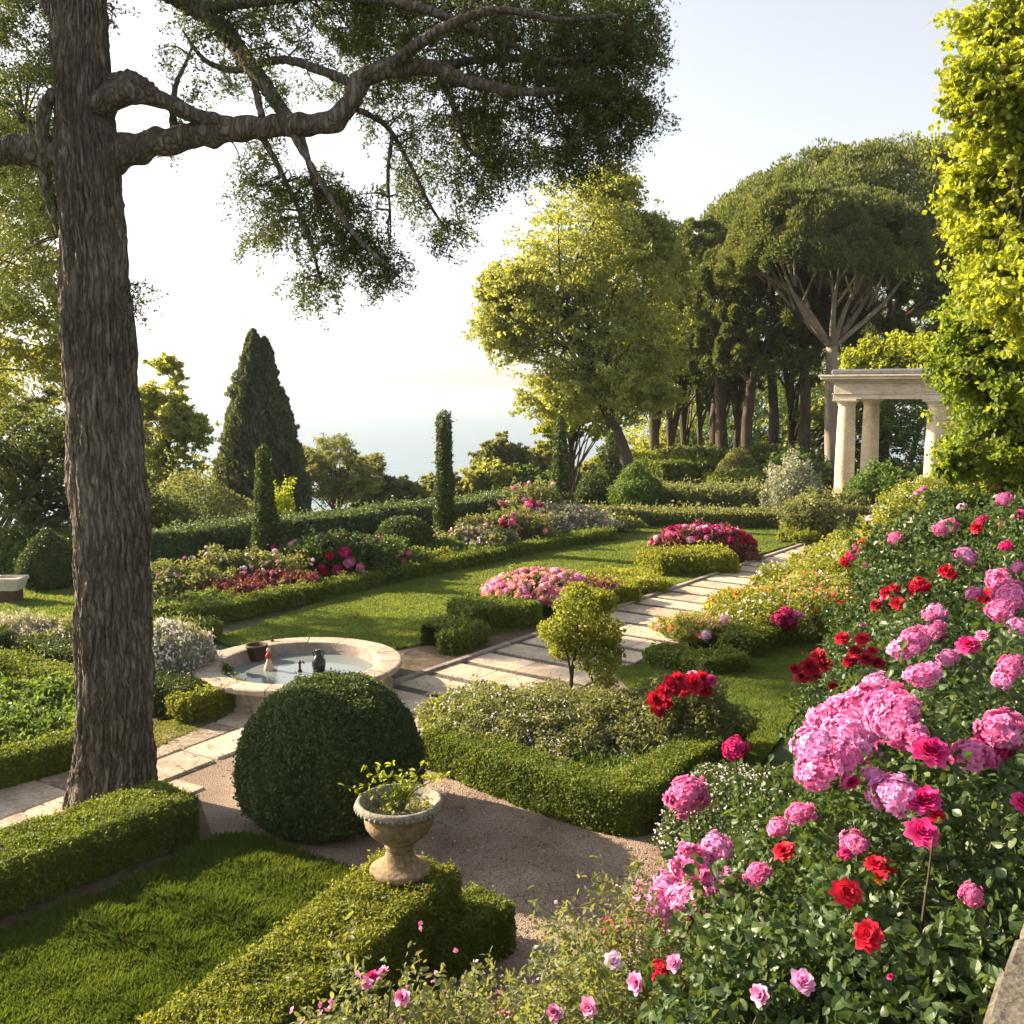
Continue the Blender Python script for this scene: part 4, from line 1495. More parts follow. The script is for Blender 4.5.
r_ = mound(168, 690, .62, .95, 'grey', 'silver grey bush between the pine trunk and the basin', up=np.array([0, 0, 1.]), aspect=.22, leaf=.085, lump=.1, cover=3)
specks(r_, 900, .035, 'white', -.2)
for i, (px, py, r, h, lab) in enumerate([(20, 650, .7, .5, 'grey lavender clump at the back of the left parterre'), (66, 649, .7, .45, 'pale herb clump between lavender and pine trunk'), (-25, 650, .7, .5, 'grey lavender clump cut off by the picture edge')]):
    r_ = mound(px, py, r, h, 'grey' if i != 1 else 'olive', lab, up=np.array([0, 0, 1.]), aspect=.25, leaf=.08, lump=.2, cover=2.4)
    specks(r_, 300, .04, ['blush', 'white', 'blush'][i])
for px, py, r, h, lab in [(35, 714, .6, .36, 'leafy bush without flowers in the left parterre'), (80, 712, .5, .36, 'leafy bush touching the pine trunk in the parterre'), (12, 742, .55, .34, 'leafy bush nearest the flagstone path hedge'), (-20, 716, .6, .36, 'leafy bush at the very edge of the parterre'), (62, 740, .45, .3, 'small leafy bush with reddish tips behind the path hedge')]:
    mound(px, py, r, h, 'green', lab, shape=1, leaf=.075, cover=2, lump=.25, cane=6, group='leafy bushes in the left parterre')

# rose bed
def flowers(root, lst, kind, size):
    for (px, py, col) in lst:
        h_ = hit(px, py, [root])
        if h_:
            bloom(root, h_[0] + h_[2] * .03, size * U(.8, 1.25), kind, col, h_[2] + np.array([-.1, -.4, .6]))


r_ = mound(245, 590, 1.15, .8, 'olive', 'loose white flowering bush round the slim yew column', lump=.34, ry=.6, shape=1, cane=8)
scatter_blooms(r_, 44, .11, ['peony', 'cluster'], ['white', 'white', 'blush'], .0)
r_ = mound(172, 601, .95, .72, 'olive', 'grey leaved bush with pale flowers just right of the trunk', lump=.34, ry=.5, cane=6)
scatter_blooms(r_, 20, .10, ['cluster'], ['blush', 'white', 'pink'], .1)
r_ = mound(195, 615, .65, .42, 'green', 'low green bush with a crimson spray in the rose bed corner', lump=.34, ry=.35)
scatter_blooms(r_, 8, .12, ['cluster'], ['dark', 'red'], .3)
r_ = mound(277, 596, .9, .46, 'rust', 'low rust red foliage clump in the rose bed', lump=.34, ry=.4)
scatter_blooms(r_, 10, .12, ['cluster'], ['magenta', 'pink'], .4)
r_ = mound(232, 604, .7, .42, 'rust', 'smaller brownish red clump behind the box edging', lump=.34, ry=.35)
r_ = mound(345, 581, 1.2, 1.05, 'rose_leaf', 'rose bush with many bright pink blooms in the rose bed', lump=.36, ry=.6, shape=1, cane=10)
flowers(r_, [(345, 552, 'magenta'), (350, 562, 'pink'), (322, 566, 'magenta'), (345, 575, 'magenta'), (356, 577, 'magenta'), (338, 569, 'magenta'), (360, 567, 'pink'), (310, 575, 'pink'), (325, 571, 'red'), (345, 585, 'magenta'), (330, 556, 'red'), (365, 575, 'pink')], 'cluster', .25)
scatter_blooms(r_, 22, .17, ['cluster', 'rose'], ['magenta', 'pink', 'pink', 'pale'], .0)
r_ = mound(388, 575, .85, .78, 'green', 'bush of salmon and pink roses under the dark yew ball', lump=.34, ry=.5, cane=6)
flowers(r_, [(383, 560, 'peach'), (379, 575, 'peach'), (378, 562, 'pink'), (403, 562, 'magenta'), (400, 564, 'magenta')], 'cluster', .24)
scatter_blooms(r_, 9, .15, ['cluster'], ['peach', 'pink'], .1)
mound(310, 577, .9, .7, 'green', 'plain green bush between white flowers and pink roses', lump=.2)
mound(425, 569, .9, .42, 'box_gold', 'low yellowish mound in front of the tall yew column', lump=.3, ry=.35)
mound(448, 561, .7, .5, 'green', 'small bright green bush at the foot of the tall yew column', lump=.2)
r_ = mound(475, 556, .95, .75, 'olive', 'dusty pink shrub beside the tall yew column', lump=.34, ry=.5)
specks(r_, 260, .07, 'blush')
r_ = mound(512, 545, 1.2, .95, 'olive', 'tall airy shrub topped with pink and crimson blooms', lump=.36, ry=.6, cane=8)
flowers(r_, [(485, 530, 'magenta'), (487, 526, 'magenta'), (505, 525, 'dark'), (512, 522, 'pink'), (500, 540, 'pink'), (510, 547, 'red'), (518, 548, 'peach'), (495, 550, 'peach')], 'cluster', .27)
scatter_blooms(r_, 16, .16, ['cluster'], ['pink', 'magenta', 'peach'], .1)
r_ = mound(530, 534, 1.0, 1.3, 'olive', 'taller shrub with a plume of mauve blooms before the pointed yew', lump=.36, ry=.6, cane=8)
flowers(r_, [(532, 503, 'magenta'), (528, 508, 'pink'), (524, 515, 'dark'), (538, 510, 'pink'), (520, 518, 'pink')], 'cluster', .3)
scatter_blooms(r_, 18, .17, ['cluster'], ['pink', 'magenta', 'blush'], .3)
r_ = mound(560, 537, 1.3, .8, 'grey', 'grey green filler shrub before the pointed yew column', lump=.34, ry=.5)
specks(r_, 200, .07, 'blush')
mound(590, 533, 1.2, .6, 'olive', 'grey green low shrub at the tip of the rose bed', lump=.3, ry=.5)
r_ = mound(280, 546, .4, 1.6, 'yellowgreen', 'yellow flowering sprigs poking above the tall hedge', ry=.4, lump=.4, cover=.7, core=False)

# lawn edge flowers
r_ = mound(540, 612, 1.0, .8, 'green', 'rounded mass of peach pink blossoms beside the lawn', lump=.12, ry=.8)
c_, rad_, _ = BUSHES[-1]
for i in range(95):
    u = sph(1, .05)[0]
    bloom(r_, c_ + u * rad_ * 1.08, U(.12, .2), 'cluster', ['peach', 'peach', 'blush', 'pink', 'pale'][int(rng.integers(5))], u + np.array([-.1, -.3, .4]))
specks(r_, 2600, .075, 'peach', -.1)
mound(590, 606, .5, .5, 'rust', 'dark reddish tuft between peach blossoms and golden hedge', lump=.3)
r_ = mound(702, 560, 1.25, .85, 'rust', 'band of crimson flowers behind the golden hedge', ry=.7, lump=.1)
for i in range(90):
    u = sph(1, .1)[0]
    c_, rad_, _ = BUSHES[-1]
    bloom(r_, c_ + u * rad_ * 1.08, U(.14, .22), 'cluster', ['magenta', 'red', 'pink', 'magenta', 'blush'][int(rng.integers(5))], u + np.array([0, -.3, .4]))
mound(738, 560, .5, .3, 'rust', 'small brown tuft beside the crimson flowers', lump=.2)
mound(812, 539, .85, 1.35, 'olive', 'upright olive bush at the far end of the striped path', lump=.2, ry=.8)
mound(793, 517, .9, 1.9, 'grey', 'round headed grey bush behind the olive bush', lump=.25)
mound(850, 527, .8, 1.0, 'olive', 'spreading bush at the foot of the left temple column', lump=.25, ry=.6)
r_ = mound(884, 524, 1.2, 1.9, 'green', 'fresh green bush between the temple columns', lump=.25, shape=1)

# corner bed with the little standard tree
for px, py, r, h, lab in [(500, 748, .95, .62, 'white speckled shrub at the gravel end of the corner bed'), (575, 745, 1.05, .62, 'white speckled shrub under the little standard tree'), (640, 752, .85, .66, 'white speckled shrub on the small lawn side of the corner bed'), (540, 768, .6, .42, 'low white speckled shrub behind the curving hedge')]:
    r_ = mound(px, py, r, h, 'olive', lab, lump=.2, leaf=.05, aspect=.45, cover=2.0, group='white speckled shrubs in the corner bed', cane=8)
    specks(r_, 420, .024, 'white', -.15)
mound(462, 745, .5, .45, 'yellowgreen', 'yellow green tuft at the tip of the corner bed', lump=.25, leaf=.05)
for px, py, r, h, lab in [(620, 795, .7, .26, 'feathery green fern patch inside the curving hedge'), (672, 782, .6, .26, 'feathery green fern patch at the lawn end of the curving hedge')]:
    mound(px, py, r, h, 'green', lab, lump=.2, leaf=.11, aspect=.16, cover=2.2, up=np.array([0, 0, .7]))
r_ = mound(690, 752, .62, .85, 'olive', 'twiggy bush carrying a cluster of deep red roses', lump=.25, cane=14, leaf=.05, ground=0)
for (px, py, d_, col) in [(655, 700, 26, 'red'), (664, 692, 26, 'red'), (672, 686, 27, 'dark'), (684, 688, 28, 'red'), (694, 684, 30, 'red'), (702, 680, 24, 'red'), (678, 680, 24, 'red'), (658, 710, 22, 'dark'), (692, 676, 16, 'pale'), (711, 680, 16, 'magenta'), (666, 703, 22, 'red'), (705, 690, 20, 'dark')]:
    p = P(px, py, 10.9 + U(-.12, .12))
    bloom(r_, p, d_ * 10.9 / FOC * .95, 'rose', col, np.array([U(-.4, .4), -.7, .7]))
sm = MB()
for k in range(14):
    e_ = P(U(652, 708), U(690, 705), 10.95)
    tube(sm, [e_, (e_ + np.array(r_.location)) / 2 + rng.normal(size=3) * .06, np.array(r_.location) + rng.normal(size=3) * [.1, .1, 0]], [.006, .008, .01], 5, 5)
sm.build('rose_stems', M['stem'], r_, Vector(r_.location))

# little standard tree
b_ = G(576, 735)
root = thing('standard_tree', b_, 'little multi stemmed standard tree with a small round crown', 'tree')
y0 = b_[1]
sm = MB()
tube(sm, [b_ + [0, 0, -.05], P(571, 705, y0), P(572, 672, y0 + .05), P(578, 640, y0)], [.035, .03, .024, .012], 8)
tube(sm, [P(572, 680, y0 + .02), P(566, 650, y0 - .1), P(556, 630, y0 - .1)], [.018, .013, .006], 6)
tube(sm, [P(605, 702, y0 + .2), P(595, 685, y0 + .15), P(588, 668, y0 + .1), P(590, 645, y0)], [.012, .016, .018, .01], 6)
tube(sm, [P(576, 655, y0), P(590, 630, y0 + .1), P(600, 610, y0 + .1)], [.016, .012, .005], 6)
tube(sm, [P(578, 650, y0), P(578, 620, y0 - .1), P(582, 595, y0)], [.016, .01, .004], 6)
sm.build('trunk', M['twig'], root, b_)
cb = MB()
for (px, py, rx, ry_, n) in [(582, 606, 30, 19, 1100), (558, 632, 22, 16, 800), (603, 632, 22, 20, 900), (580, 638, 28, 18, 900), (597, 662, 22, 14, 500), (612, 655, 14, 16, 400), (563, 652, 16, 10, 280), (578, 590, 14, 8, 400), (604, 682, 14, 10, 260), (600, 600, 18, 12, 700)]:
    c = P(px, py, y0 + U(-.15, .15))
    u = sph(n)
    rr = U(.25, 1.08, n) ** .6
    p = c + u * np.array([rx, rx * .95, ry_]) * y0 / FOC * (rr * (1 + .15 * nz(u * 3 + c, 1.5, 4)))[:, None]
    leaves(cb, p, u + np.array([0, 0, .4]), .052, .03, bias=.4, shape=1)
cb.build('crown', M['box_gold'], root, b_)

# flowering bank along the right of the path
lab = ['nearest path end', 'second along the path', 'third along the path', 'fourth along the path', 'farthest along the path']
YB = [(700, 640, .7, .42, 'low yellow green shrub with orange flecks beside the front hedge'), (750, 617, .8, .48, 'yellow green shrub against the middle of the striped path'), (796, 592, .9, .55, 'yellow green shrub on the path edge below pink blooms'), (834, 573, .95, .6, 'yellow green shrub on the path edge toward the temple'), (868, 557, 1.0, .65, 'yellow green shrub where the path reaches the temple'),
      (770, 636, .85, .7, 'white flecked shrub behind the sloping box block'), (812, 627, .95, .9, 'dense shrub above the narrow box strip'), (838, 602, 1.0, .85, 'golden lit shrub in the middle of the flowering bank'), (862, 612, 1.2, 1.15, 'tall golden shrub under the first red roses'), (878, 584, 1.1, .95, 'golden shrub with pink sprays high on the bank'), (908, 568, 1.2, 1.1, 'broad golden shrub near the temple steps'), (935, 575, 1.4, 1.6, 'broad green gold shrub under the temple vine'), (905, 548, 1.1, 1.0, 'pale golden shrub just in front of the temple')]
for i, (px, py, r, h, lb) in enumerate(YB):
    c = G(px, py)
    z = float(bank_h(c[0], c[1]))
    r_ = bush((c[0], c[1], z + h * .42), (r, r, h * .6), 'box_gold' if i % 3 else 'poplar', lb, ground=z, name='flowering_shrub', lump=.2, cover=2.0, cane=5, group='golden shrubs along the path')
    specks(r_, 260, .045, ['peach', 'yellow', 'white'][i % 3])
    if i in (0, 1, 6):
        specks(r_, 70, .06, 'orange', name='orange_blossoms')
ALLB = {b[2].name: b[2] for b in BUSHES}
for (px, py, d_, col) in [(785, 614, 15, 'magenta'), (779, 620, 15, 'magenta'), (790, 621, 15, 'magenta'), (783, 626, 13, 'red'), (796, 616, 10, 'pink'), (859, 552, 13, 'magenta'), (852, 558, 13, 'magenta'), (846, 564, 11, 'red'), (862, 545, 11, 'orange'), (893, 538, 14, 'pink'), (900, 535, 11, 'pink'), (884, 541, 10, 'magenta'), (723, 622, 10, 'blush'), (706, 636, 11, 'blush'), (716, 640, 9, 'peach'), (870, 520, 9, 'blush'), (930, 545, 10, 'pink')]:
    h_ = hit(px, py)
    if h_:
        bloom(h_[1], h_[0] + h_[2] * .04, d_ * h_[3] / FOC * 1.1, 'cluster', col, h_[2] + np.array([-.1, -.5, .5]))

# dark gap filler at the lower side of the small lawn: white dotted ground shrubs
r_ = bush((2.2, 8.6, .22), (.85, 1.3, .36), 'box_dark', 'low dark shrub dotted white at the edge of the small lawn', ground=0, leaf=.045, lump=.15, name='flowering_shrub')
specks(r_, 1100, .024, 'white', -.1)
r_ = bush((1.95, 7.4, .25), (.6, .7, .42), 'box_dark', 'low dark shrub dotted white below the tall pink flower stems', ground=0, leaf=.045, lump=.15, name='flowering_shrub')
specks(r_, 700, .024, 'white', -.1)

# ================================================================== the rose bank
RB = [(1.52, 3.55, 2.58, .86, .8, 'big rose bush with dark leaves filling the near corner'),
      (1.5, 4.85, 1.75, .6, .6, 'rose bush with pink heads behind the near corner bush'),
      (2.55, 4.75, 2.75, .95, .9, 'rose bush with magenta blooms above the terrace wall'),
      (2.95, 6.7, 2.25, .98, 1.0, 'rose bush with one huge pink flower mass'),
      (4.10, 8.8, 2.15, 1.2, 1.2, 'rose bush with dark red clusters leaning over the small lawn'),
      (5.30, 11.5, 2.25, 1.35, 1.3, 'rose bush with scarlet blooms halfway up the bank'),
      (6.90, 14.5, 2.4, 1.5, 1.5, 'rose bush with scattered pink blooms high on the bank'),
      (9.00, 17.2, 2.6, 1.7, 1.7, 'rose bush with bright pink tips below the leafy tree'),
      (4.10, 6.2, 3.0, 1.25, 1.2, 'tall rose bush with mixed pink and crimson blooms at the picture edge'),
      (5.60, 8.8, 3.05, 1.2, 1.2, 'tall pink rose bush beside the picture edge'),
      (7.20, 11.8, 3.1, 1.5, 1.5, 'tall rose bush half cut off under the leafy tree'),
      (.42, 4.05, 1.84, .58, .55, 'grey green bush with pale peonies at the bottom'),
      (-.36, 3.45, 1.98, .6, .5, 'wispy bush with tiny pink flowers at the bottom'),
      (.82, 3.2, 2.12, .55, .5, 'leafy bush with pink peonies in front of the near corner bush')]
ROSE = []
for i, (x, y, top, rx, ry_, lb) in enumerate(RB):
    z = float(bank_h(x, y))
    rz = (top - z) * .62
    wisp = i in (11, 12)
    r_ = bush((x, y, top - rz), (rx, ry_, rz), 'olive' if wisp else 'rose_leaf', lb, 'rose bush' if not wisp else 'shrub', 'rose_bush' if not wisp else 'flowering_shrub', ground=z, shape=2 if y < 7.5 else 1, leaf=max(.044 if not wisp else .034, .0062 * y), aspect=.68 if not wisp else .4, lump=.3, cover=2.0 if not wisp else 1.9, cane=22, bumpf=3.6, core=True, group='rose bushes on the bank')
    ROSE.append(r_)
BIG = [(865, 717, 58, 'cluster', 'pink'), (826, 728, 52, 'cluster', 'pink'), (848, 742, 52, 'cluster', 'pale'), (888, 715, 54, 'cluster', 'pink'), (820, 776, 48, 'cluster', 'pink'), (838, 762, 44, 'cluster', 'pink'), (876, 688, 28, 'cluster', 'pale'), (898, 730, 42, 'cluster', 'pink'), (870, 742, 46, 'cluster', 'pale'), (812, 750, 40, 'cluster', 'pale'), (842, 712, 40, 'cluster', 'pale'), (905, 712, 30, 'cluster', 'pink'),
       (929, 758, 46, 'rose', 'magenta'), (916, 742, 32, 'cluster', 'pink'), (972, 760, 44, 'cluster', 'pink'), (1002, 734, 46, 'cluster', 'pink'), (990, 752, 40, 'cluster', 'magenta'), (894, 800, 46, 'cluster', 'pale'), (924, 808, 44, 'rose', 'magenta'), (922, 839, 36, 'rose', 'magenta'), (936, 822, 22, 'rose', 'red'), (1022, 809, 26, 'rose', 'magenta'), (872, 779, 22, 'cluster', 'pale'), (852, 788, 18, 'rose', 'magenta'),
       (920, 681, 30, 'cluster', 'pink'), (932, 676, 22, 'cluster', 'pale'), (968, 650, 26, 'rose', 'magenta'), (914, 645, 28, 'cluster', 'pink'), (928, 638, 24, 'cluster', 'pink'), (901, 653, 24, 'cluster', 'pale'), (937, 634, 24, 'cluster', 'pink'), (948, 661, 20, 'cluster', 'pale'), (1012, 671, 28, 'cluster', 'pink'), (1003, 682, 22, 'cluster', 'pale'), (937, 615, 22, 'cluster', 'pale'), (930, 618, 18, 'cluster', 'pink'), (982, 640, 14, 'rose', 'pink'), (987, 602, 26, 'rose', 'dark'), (999, 583, 28, 'cluster', 'pink'), (1012, 599, 34, 'cluster', 'pink'), (1018, 631, 22, 'cluster', 'pale'), (1000, 615, 24, 'cluster', 'pink'),
       (888, 595, 20, 'rose', 'red'), (898, 606, 18, 'rose', 'red'), (876, 607, 16, 'rose', 'dark'), (895, 590, 14, 'rose', 'red'), (920, 588, 22, 'cluster', 'red'), (915, 593, 16, 'rose', 'red'), (946, 573, 20, 'rose', 'red'), (952, 577, 14, 'rose', 'dark'), (965, 558, 22, 'cluster', 'pale'), (977, 530, 18, 'rose', 'red'), (982, 522, 13, 'cluster', 'magenta'), (1004, 501, 16, 'cluster', 'pink'), (1016, 495, 14, 'cluster', 'magenta'), (949, 527, 18, 'cluster', 'pink'), (940, 531, 14, 'cluster', 'pink'), (895, 540, 16, 'cluster', 'pink'), (1019, 516, 12, 'rose', 'magenta'), (962, 508, 10, 'cluster', 'blush'), (1006, 548, 14, 'cluster', 'magenta'), (1018, 570, 14, 'cluster', 'pink'),
       (842, 641, 18, 'rose', 'red'), (862, 642, 17, 'rose', 'red'), (856, 655, 20, 'rose', 'dark'), (866, 662, 18, 'rose', 'dark'), (850, 664, 16, 'rose', 'dark'), (878, 666, 16, 'rose', 'dark'), (872, 654, 16, 'rose', 'red'), (818, 660, 22, 'rose', 'dark'), (810, 670, 22, 'rose', 'dark'), (802, 680, 20, 'rose', 'dark'), (825, 668, 20, 'rose', 'red'), (814, 680, 20, 'rose', 'dark'), (833, 689, 14, 'rose', 'red'), (795, 672, 14, 'rose', 'dark'),
       (800, 818, 28, 'cluster', 'pink'), (778, 832, 22, 'cluster', 'pink'), (784, 856, 26, 'rose', 'red'), (757, 879, 28, 'cluster', 'pink'), (854, 848, 26, 'cluster', 'pink'), (846, 858, 18, 'cluster', 'magenta'), (846, 898, 32, 'rose', 'red'), (884, 872, 26, 'rose', 'red'), (880, 882, 20, 'rose', 'orange'), (868, 942, 32, 'rose', 'red'), (972, 901, 22, 'cluster', 'pink'), (801, 991, 36, 'peony', 'pale'), (763, 1000, 32, 'peony', 'pink'), (640, 988, 32, 'peony', 'pink'), (675, 968, 26, 'peony', 'pink'), (612, 967, 30, 'peony', 'blush'), (590, 1012, 30, 'peony', 'pink'), (556, 1018, 24, 'peony', 'pink'), (373, 985, 24, 'peony', 'magenta'), (385, 980, 22, 'peony', 'pink'), (404, 1004, 24, 'peony', 'pink'), (368, 990, 18, 'peony', 'pink')]
for (px, py, d_, kind, col) in BIG:
    h_ = hit(px, py, ROSE)
    if h_ is None:
        p = P(px, py, 3.6 if py > 900 else 7.0)
        rt = min(ROSE, key=lambda r: (Vector(p) - Vector(r.location)).length)
        h_ = (p, rt, np.array([-.2, -.6, .6]), np.linalg.norm(p - [0, 0, CAM_H]))
        sm = MB()
        q0 = np.array(rt.location)
        tube(sm, [p, p * .6 + q0 * .4 + [0, 0, -.05], q0 * .7 + p * .3 - [0, 0, .2], q0], [.004, .005, .006, .008], 5, 5)
        sm.build('flower_stalk', M['stem'], rt, q0)
    s_ = d_ * h_[3] / FOC * (1.02 if kind == 'cluster' else .95)
    bloom(h_[1], h_[0] - unit(ray(px, py)) * s_ * .5 + np.array([0, 0, .02]), s_, kind, col, h_[2] * .8 + np.array([-.15, -.6, .5]) + rng.normal(size=3) * .2)
for i, (n, cols) in enumerate([(4, ['pink', 'red']), (3, ['pink']), (7, ['magenta', 'pink']), (5, ['pink', 'pale']), (7, ['dark', 'red']), (10, ['red', 'pink']), (16, ['pink', 'magenta']), (24, ['pink', 'magenta', 'blush']), (12, ['pink', 'dark']), (12, ['pink', 'pale']), (18, ['pink', 'magenta', 'red'])]):
    scatter_blooms(ROSE[i], n, .085 if i < 6 else .13, ['cluster', 'rose'], cols, .1)
for i in range(8):                                  # half open buds
    c_, rad_, rt = [b for b in BUSHES if b[2] is ROSE[i]][-1]
    for u in sph(9, .05):
        p = c_ + u * rad_ * (1.05 * float(lumpy(u[None], c_, *LUMP[rt.name])[0])) + np.array([0, 0, .03])
        o = bloom(rt, p, .03 if i < 6 else .045, 'rose', ['magenta', 'red', 'pink', 'red', 'dark', 'red', 'pink', 'magenta'][i], u + np.array([0, 0, 1.2]), 'rose_bud')
        o.scale = (o.scale[0] * .75, o.scale[1] * .75, o.scale[2] * 1.7)
specks(ROSE[12], 260, .022, 'pink', -.1, 1.08)
specks(ROSE[11], 120, .018, 'blush', -.1, 1.05)

# tall single flower heads
for (px, py, d_, y, lb, kind, col, gp) in [(687, 795, 40, 6.3, 'tall stem with a round bright pink head nearest the curving hedge', 'cluster', 'pink', 0), (735, 748, 28, 6.6, 'tallest stem with a small coral pink head over the small lawn', 'cluster', 'magenta', 0), (692, 866, 48, 5.0, 'short stem with a ragged pink head on the gravel side of the bushes', 'cluster', 'pink', 0), (652, 912, 58, 4.6, 'stem with the largest pale pink head over the gravel', 'cluster', 'pale', 0)]:
    p = P(px, py, y)
    g = np.array([p[0] + .12, y + .1, float(bank_h(p[0] + .12, y + .1))])
    r_ = thing('tall_flower', g, lb, 'flower', 'tall pink flower stems')
    sm = MB()
    tube(sm, [g - [0, 0, .03], g * .5 + p * .5 + [.03, 0, .02], p], [.010, .008, .006], 6)
    sm.build('stem', M['stem'], r_, g)
    mbl = MB()
    n = 40
    t = U(.05, .8, n)
    q = g + (p - g) * t[:, None] + rng.normal(size=(n, 3)) * .05
    leaves(mbl, q, np.tile([0, -.3, 1.], (n, 1)), .09, .035, bias=.4, shape=1)
    mbl.build('leaves', M['green'], r_, g)
    s_ = d_ * np.linalg.norm(p - [0, 0, CAM_H]) / FOC * 1.1
    bloom(r_, p, s_, kind, col, (-.2, -.6, .6))
    if d_ > 45:
        for dx, dy in ((-.5, -.3), (.5, -.15), (.1, -.6), (.45, .3)):
            bloom(r_, p + np.array([dx * s_, U(-.1, .1), dy * s_]), s_ * .6, kind, ['pink', 'magenta', 'pale'][int(rng.integers(3))], (-.2, -.6, .6))

# ================================================================== the old pine
b_ = G(112, 803)
PY = b_[1]
root = thing('old_pine', b_, 'big old pine with a thick furrowed trunk and long side limbs', 'tree')
pxm = PY / FOC            # metres per pixel near the trunk


def pl(lst, dy=None):
    out, rad = [], []
    for i, q in enumerate(lst):
        off = q[3] if len(q) > 3 else 0
        out.append(P(q[0], q[1], PY + off))
        rad.append(q[2] * pxm * .86)
    return out, rad


tb = MB()
# trunk as a finely divided, ridged column
ctr = catmull([P(113, 830, PY), P(113, 790, PY), P(115, 740, PY), P(115, 640, PY), P(113, 540, PY), P(106, 440, PY), P(99, 330, PY), P(92, 200, PY), P(84, 110, PY), P(80, 20, PY), P(76, -60, PY), P(74, -200, PY)], 26)
rpx = .91 * np.interp(np.linspace(0, 11, len(ctr)), np.arange(12), [52, 45, 38.5, 37, 37, 36.5, 33, 30, 26, 25, 24, 18]) * pxm
SEG = 200
th = np.linspace(0, 2 * np.pi, SEG, endpoint=False)
TH, RR = np.meshgrid(th, rpx, indexing='ij')
Zc = ctr[None, :, 2] + 0 * TH
q = np.stack([np.cos(TH) * 1.0, np.sin(TH) * 1.0, Zc * .22], -1)
tw = np.stack([np.cos(TH + Zc * .05 + .06 * np.sin(Zc * 2.1)), np.sin(TH + Zc * .05 + .06 * np.sin(Zc * 2.1)), Zc * .17], -1)
rid = np.abs(nz(tw, 10, 41)) ** .8 + .5 * np.abs(nz(tw * [1, 1, 1.8], 19, 42)) + .25 * np.abs(nz(tw * [1, 1, 4], 25, 43))
lob = .05 * nz(q, 1.3, 44) + .03 * np.cos(TH * 3 + Zc * .2)
flare = .16 * np.clip((.9 - (Zc - ctr[0, 2])) / .9, 0, 1) ** 2 * (.5 + .5 * np.cos(TH * 5 + 1))
burl = .10 * np.exp(-((Zc - 4.1) / .25) ** 2) * np.exp(-((np.mod(TH + .9, 6.283) - 6.0) / .4) ** 2)
Rr = RR * (1 + lob + flare + burl) + .05 * (rid - .5)
v = np.stack([ctr[None, :, 0] + np.cos(TH) * Rr, ctr[None, :, 1] + np.sin(TH) * Rr, Zc], -1)
tb.add(v, grid_faces(SEG, len(ctr), True), np.clip(rid * .6, 0, 1).ravel())
LIMBS = [
    [(95, 175, 24), (122, 152, 19), (160, 143, 15), (200, 135, 13.5), (255, 128, 13, -.1), (300, 125, 12, -.2), (330, 122, 12, -.2), (350, 105, 11, -.25), (362, 80, 11, -.25), (385, 70, 10, -.3), (430, 68, 9, -.3), (470, 82, 7, -.3), (530, 92, 5, -.2), (590, 88, 3, 0), (640, 106, 1.5, .1)],
    [(88, 115, 20), (112, 98, 15, -.15), (135, 92, 12, -.25), (165, 102, 9.5, -.2), (205, 118, 8, -.1), (240, 124, 6, -.1)],
    [(105, 85, 8), (130, 80, 10, -.2), (150, 92, 9, -.25), (158, 100, 5, -.25)],
    [(292, 122, 7, -.1), (275, 100, 8, .0), (252, 68, 9, .15), (228, 35, 10, .3), (195, 8, 11, .3), (150, -20, 13, .2), (95, -60, 16, 0)],
    [(252, 65, 3, .2), (255, 85, 4, .1), (262, 118, 4, -.1)],
    [(175, 140, 5), (173, 112, 4, .05), (176, 85, 3, .1), (188, 58, 1.8, .2), (196, 35, .8, .3)],
    [(254, 66, 4, .15), (232, 70, 3.6, .2), (205, 60, 2.8, .2), (182, 30, 1.2, .3)],
    [(250, 66, 4, .15), (285, 60, 4.5, 0), (320, 70, 5, -.2), (355, 84, 5.5, -.25)],
    [(75, 160, 18), (40, 150, 16), (0, 150, 17), (-60, 142, 17), (-140, 120, 12)],
    [(72, 100, 9), (54, 96, 8, -.1), (44, 110, 7.5, -.15), (43, 140, 7, -.1), (47, 185, 7, 0), (62, 235, 6, .1)],
    [(50, 190, 5), (40, 160, 4, .1), (28, 120, 3.5, .2), (20, 118, 6, .2)],
    [(80, 30, 12), (55, 10, 10), (25, -30, 9), (-20, -60, 7)],
    [(385, 70, 6, -.3), (410, 50, 6, -.5), (450, 25, 5, -.7), (500, 10, 4, -.8), (560, 20, 3, -.8), (620, 15, 2, -.6)],
    [(195, 8, 7, .3), (260, 0, 7, .1), (330, -5, 6, -.1), (420, 8, 5, -.2), (500, 40, 4, -.1), (560, 60, 3, 0), (625, 40, 2, .1)],
    [(430, 68, 5, -.3), (480, 60, 4.5, .2), (540, 58, 4, .4), (600, 60, 3, .4)],
    [(258, 130, 4, -.1), (280, 170, 3, 0), (305, 225, 2.5, .1), (322, 285, 1.5, .2)],
    [(290, 130, 4, -.2), (320, 180, 3, -.4), (355, 235, 2.5, -.5), (398, 275, 1.3, -.5)],
    [(300, 130, 4, -.2), (312, 175, 3, -.1), (320, 205, 2, 0), (345, 250, 1.5, 0)],
    [(355, 108, 3.5, -.2), (385, 125, 3, 0), (405, 155, 2.5, .1), (430, 205, 1.8, .2), (450, 235, 1, .2)],
    [(392, 135, 2.5, .05), (388, 175, 2, .1), (390, 210, 1.2, .1)],
    [(440, 78, 3.5, -.2), (455, 110, 3, 0), (470, 150, 2.2, .1), (510, 175, 1.3, .2)],
    [(540, 90, 3, -.1), (560, 120, 2.5, .1), (575, 150, 1.5, .2)],
]
paths = []
for L_ in LIMBS:
    p_, r_ = pl(L_)
    tube(tb, p_, r_, 18, 14, .20, rnd=.4)
    paths.append(catmull(np.column_stack([p_, r_]), 8))
LP = np.vstack([q_[max(2, len(q_) // 5):] for q_ in paths[0:1] + paths[3:]])
cb, tw_ = MB(), tb
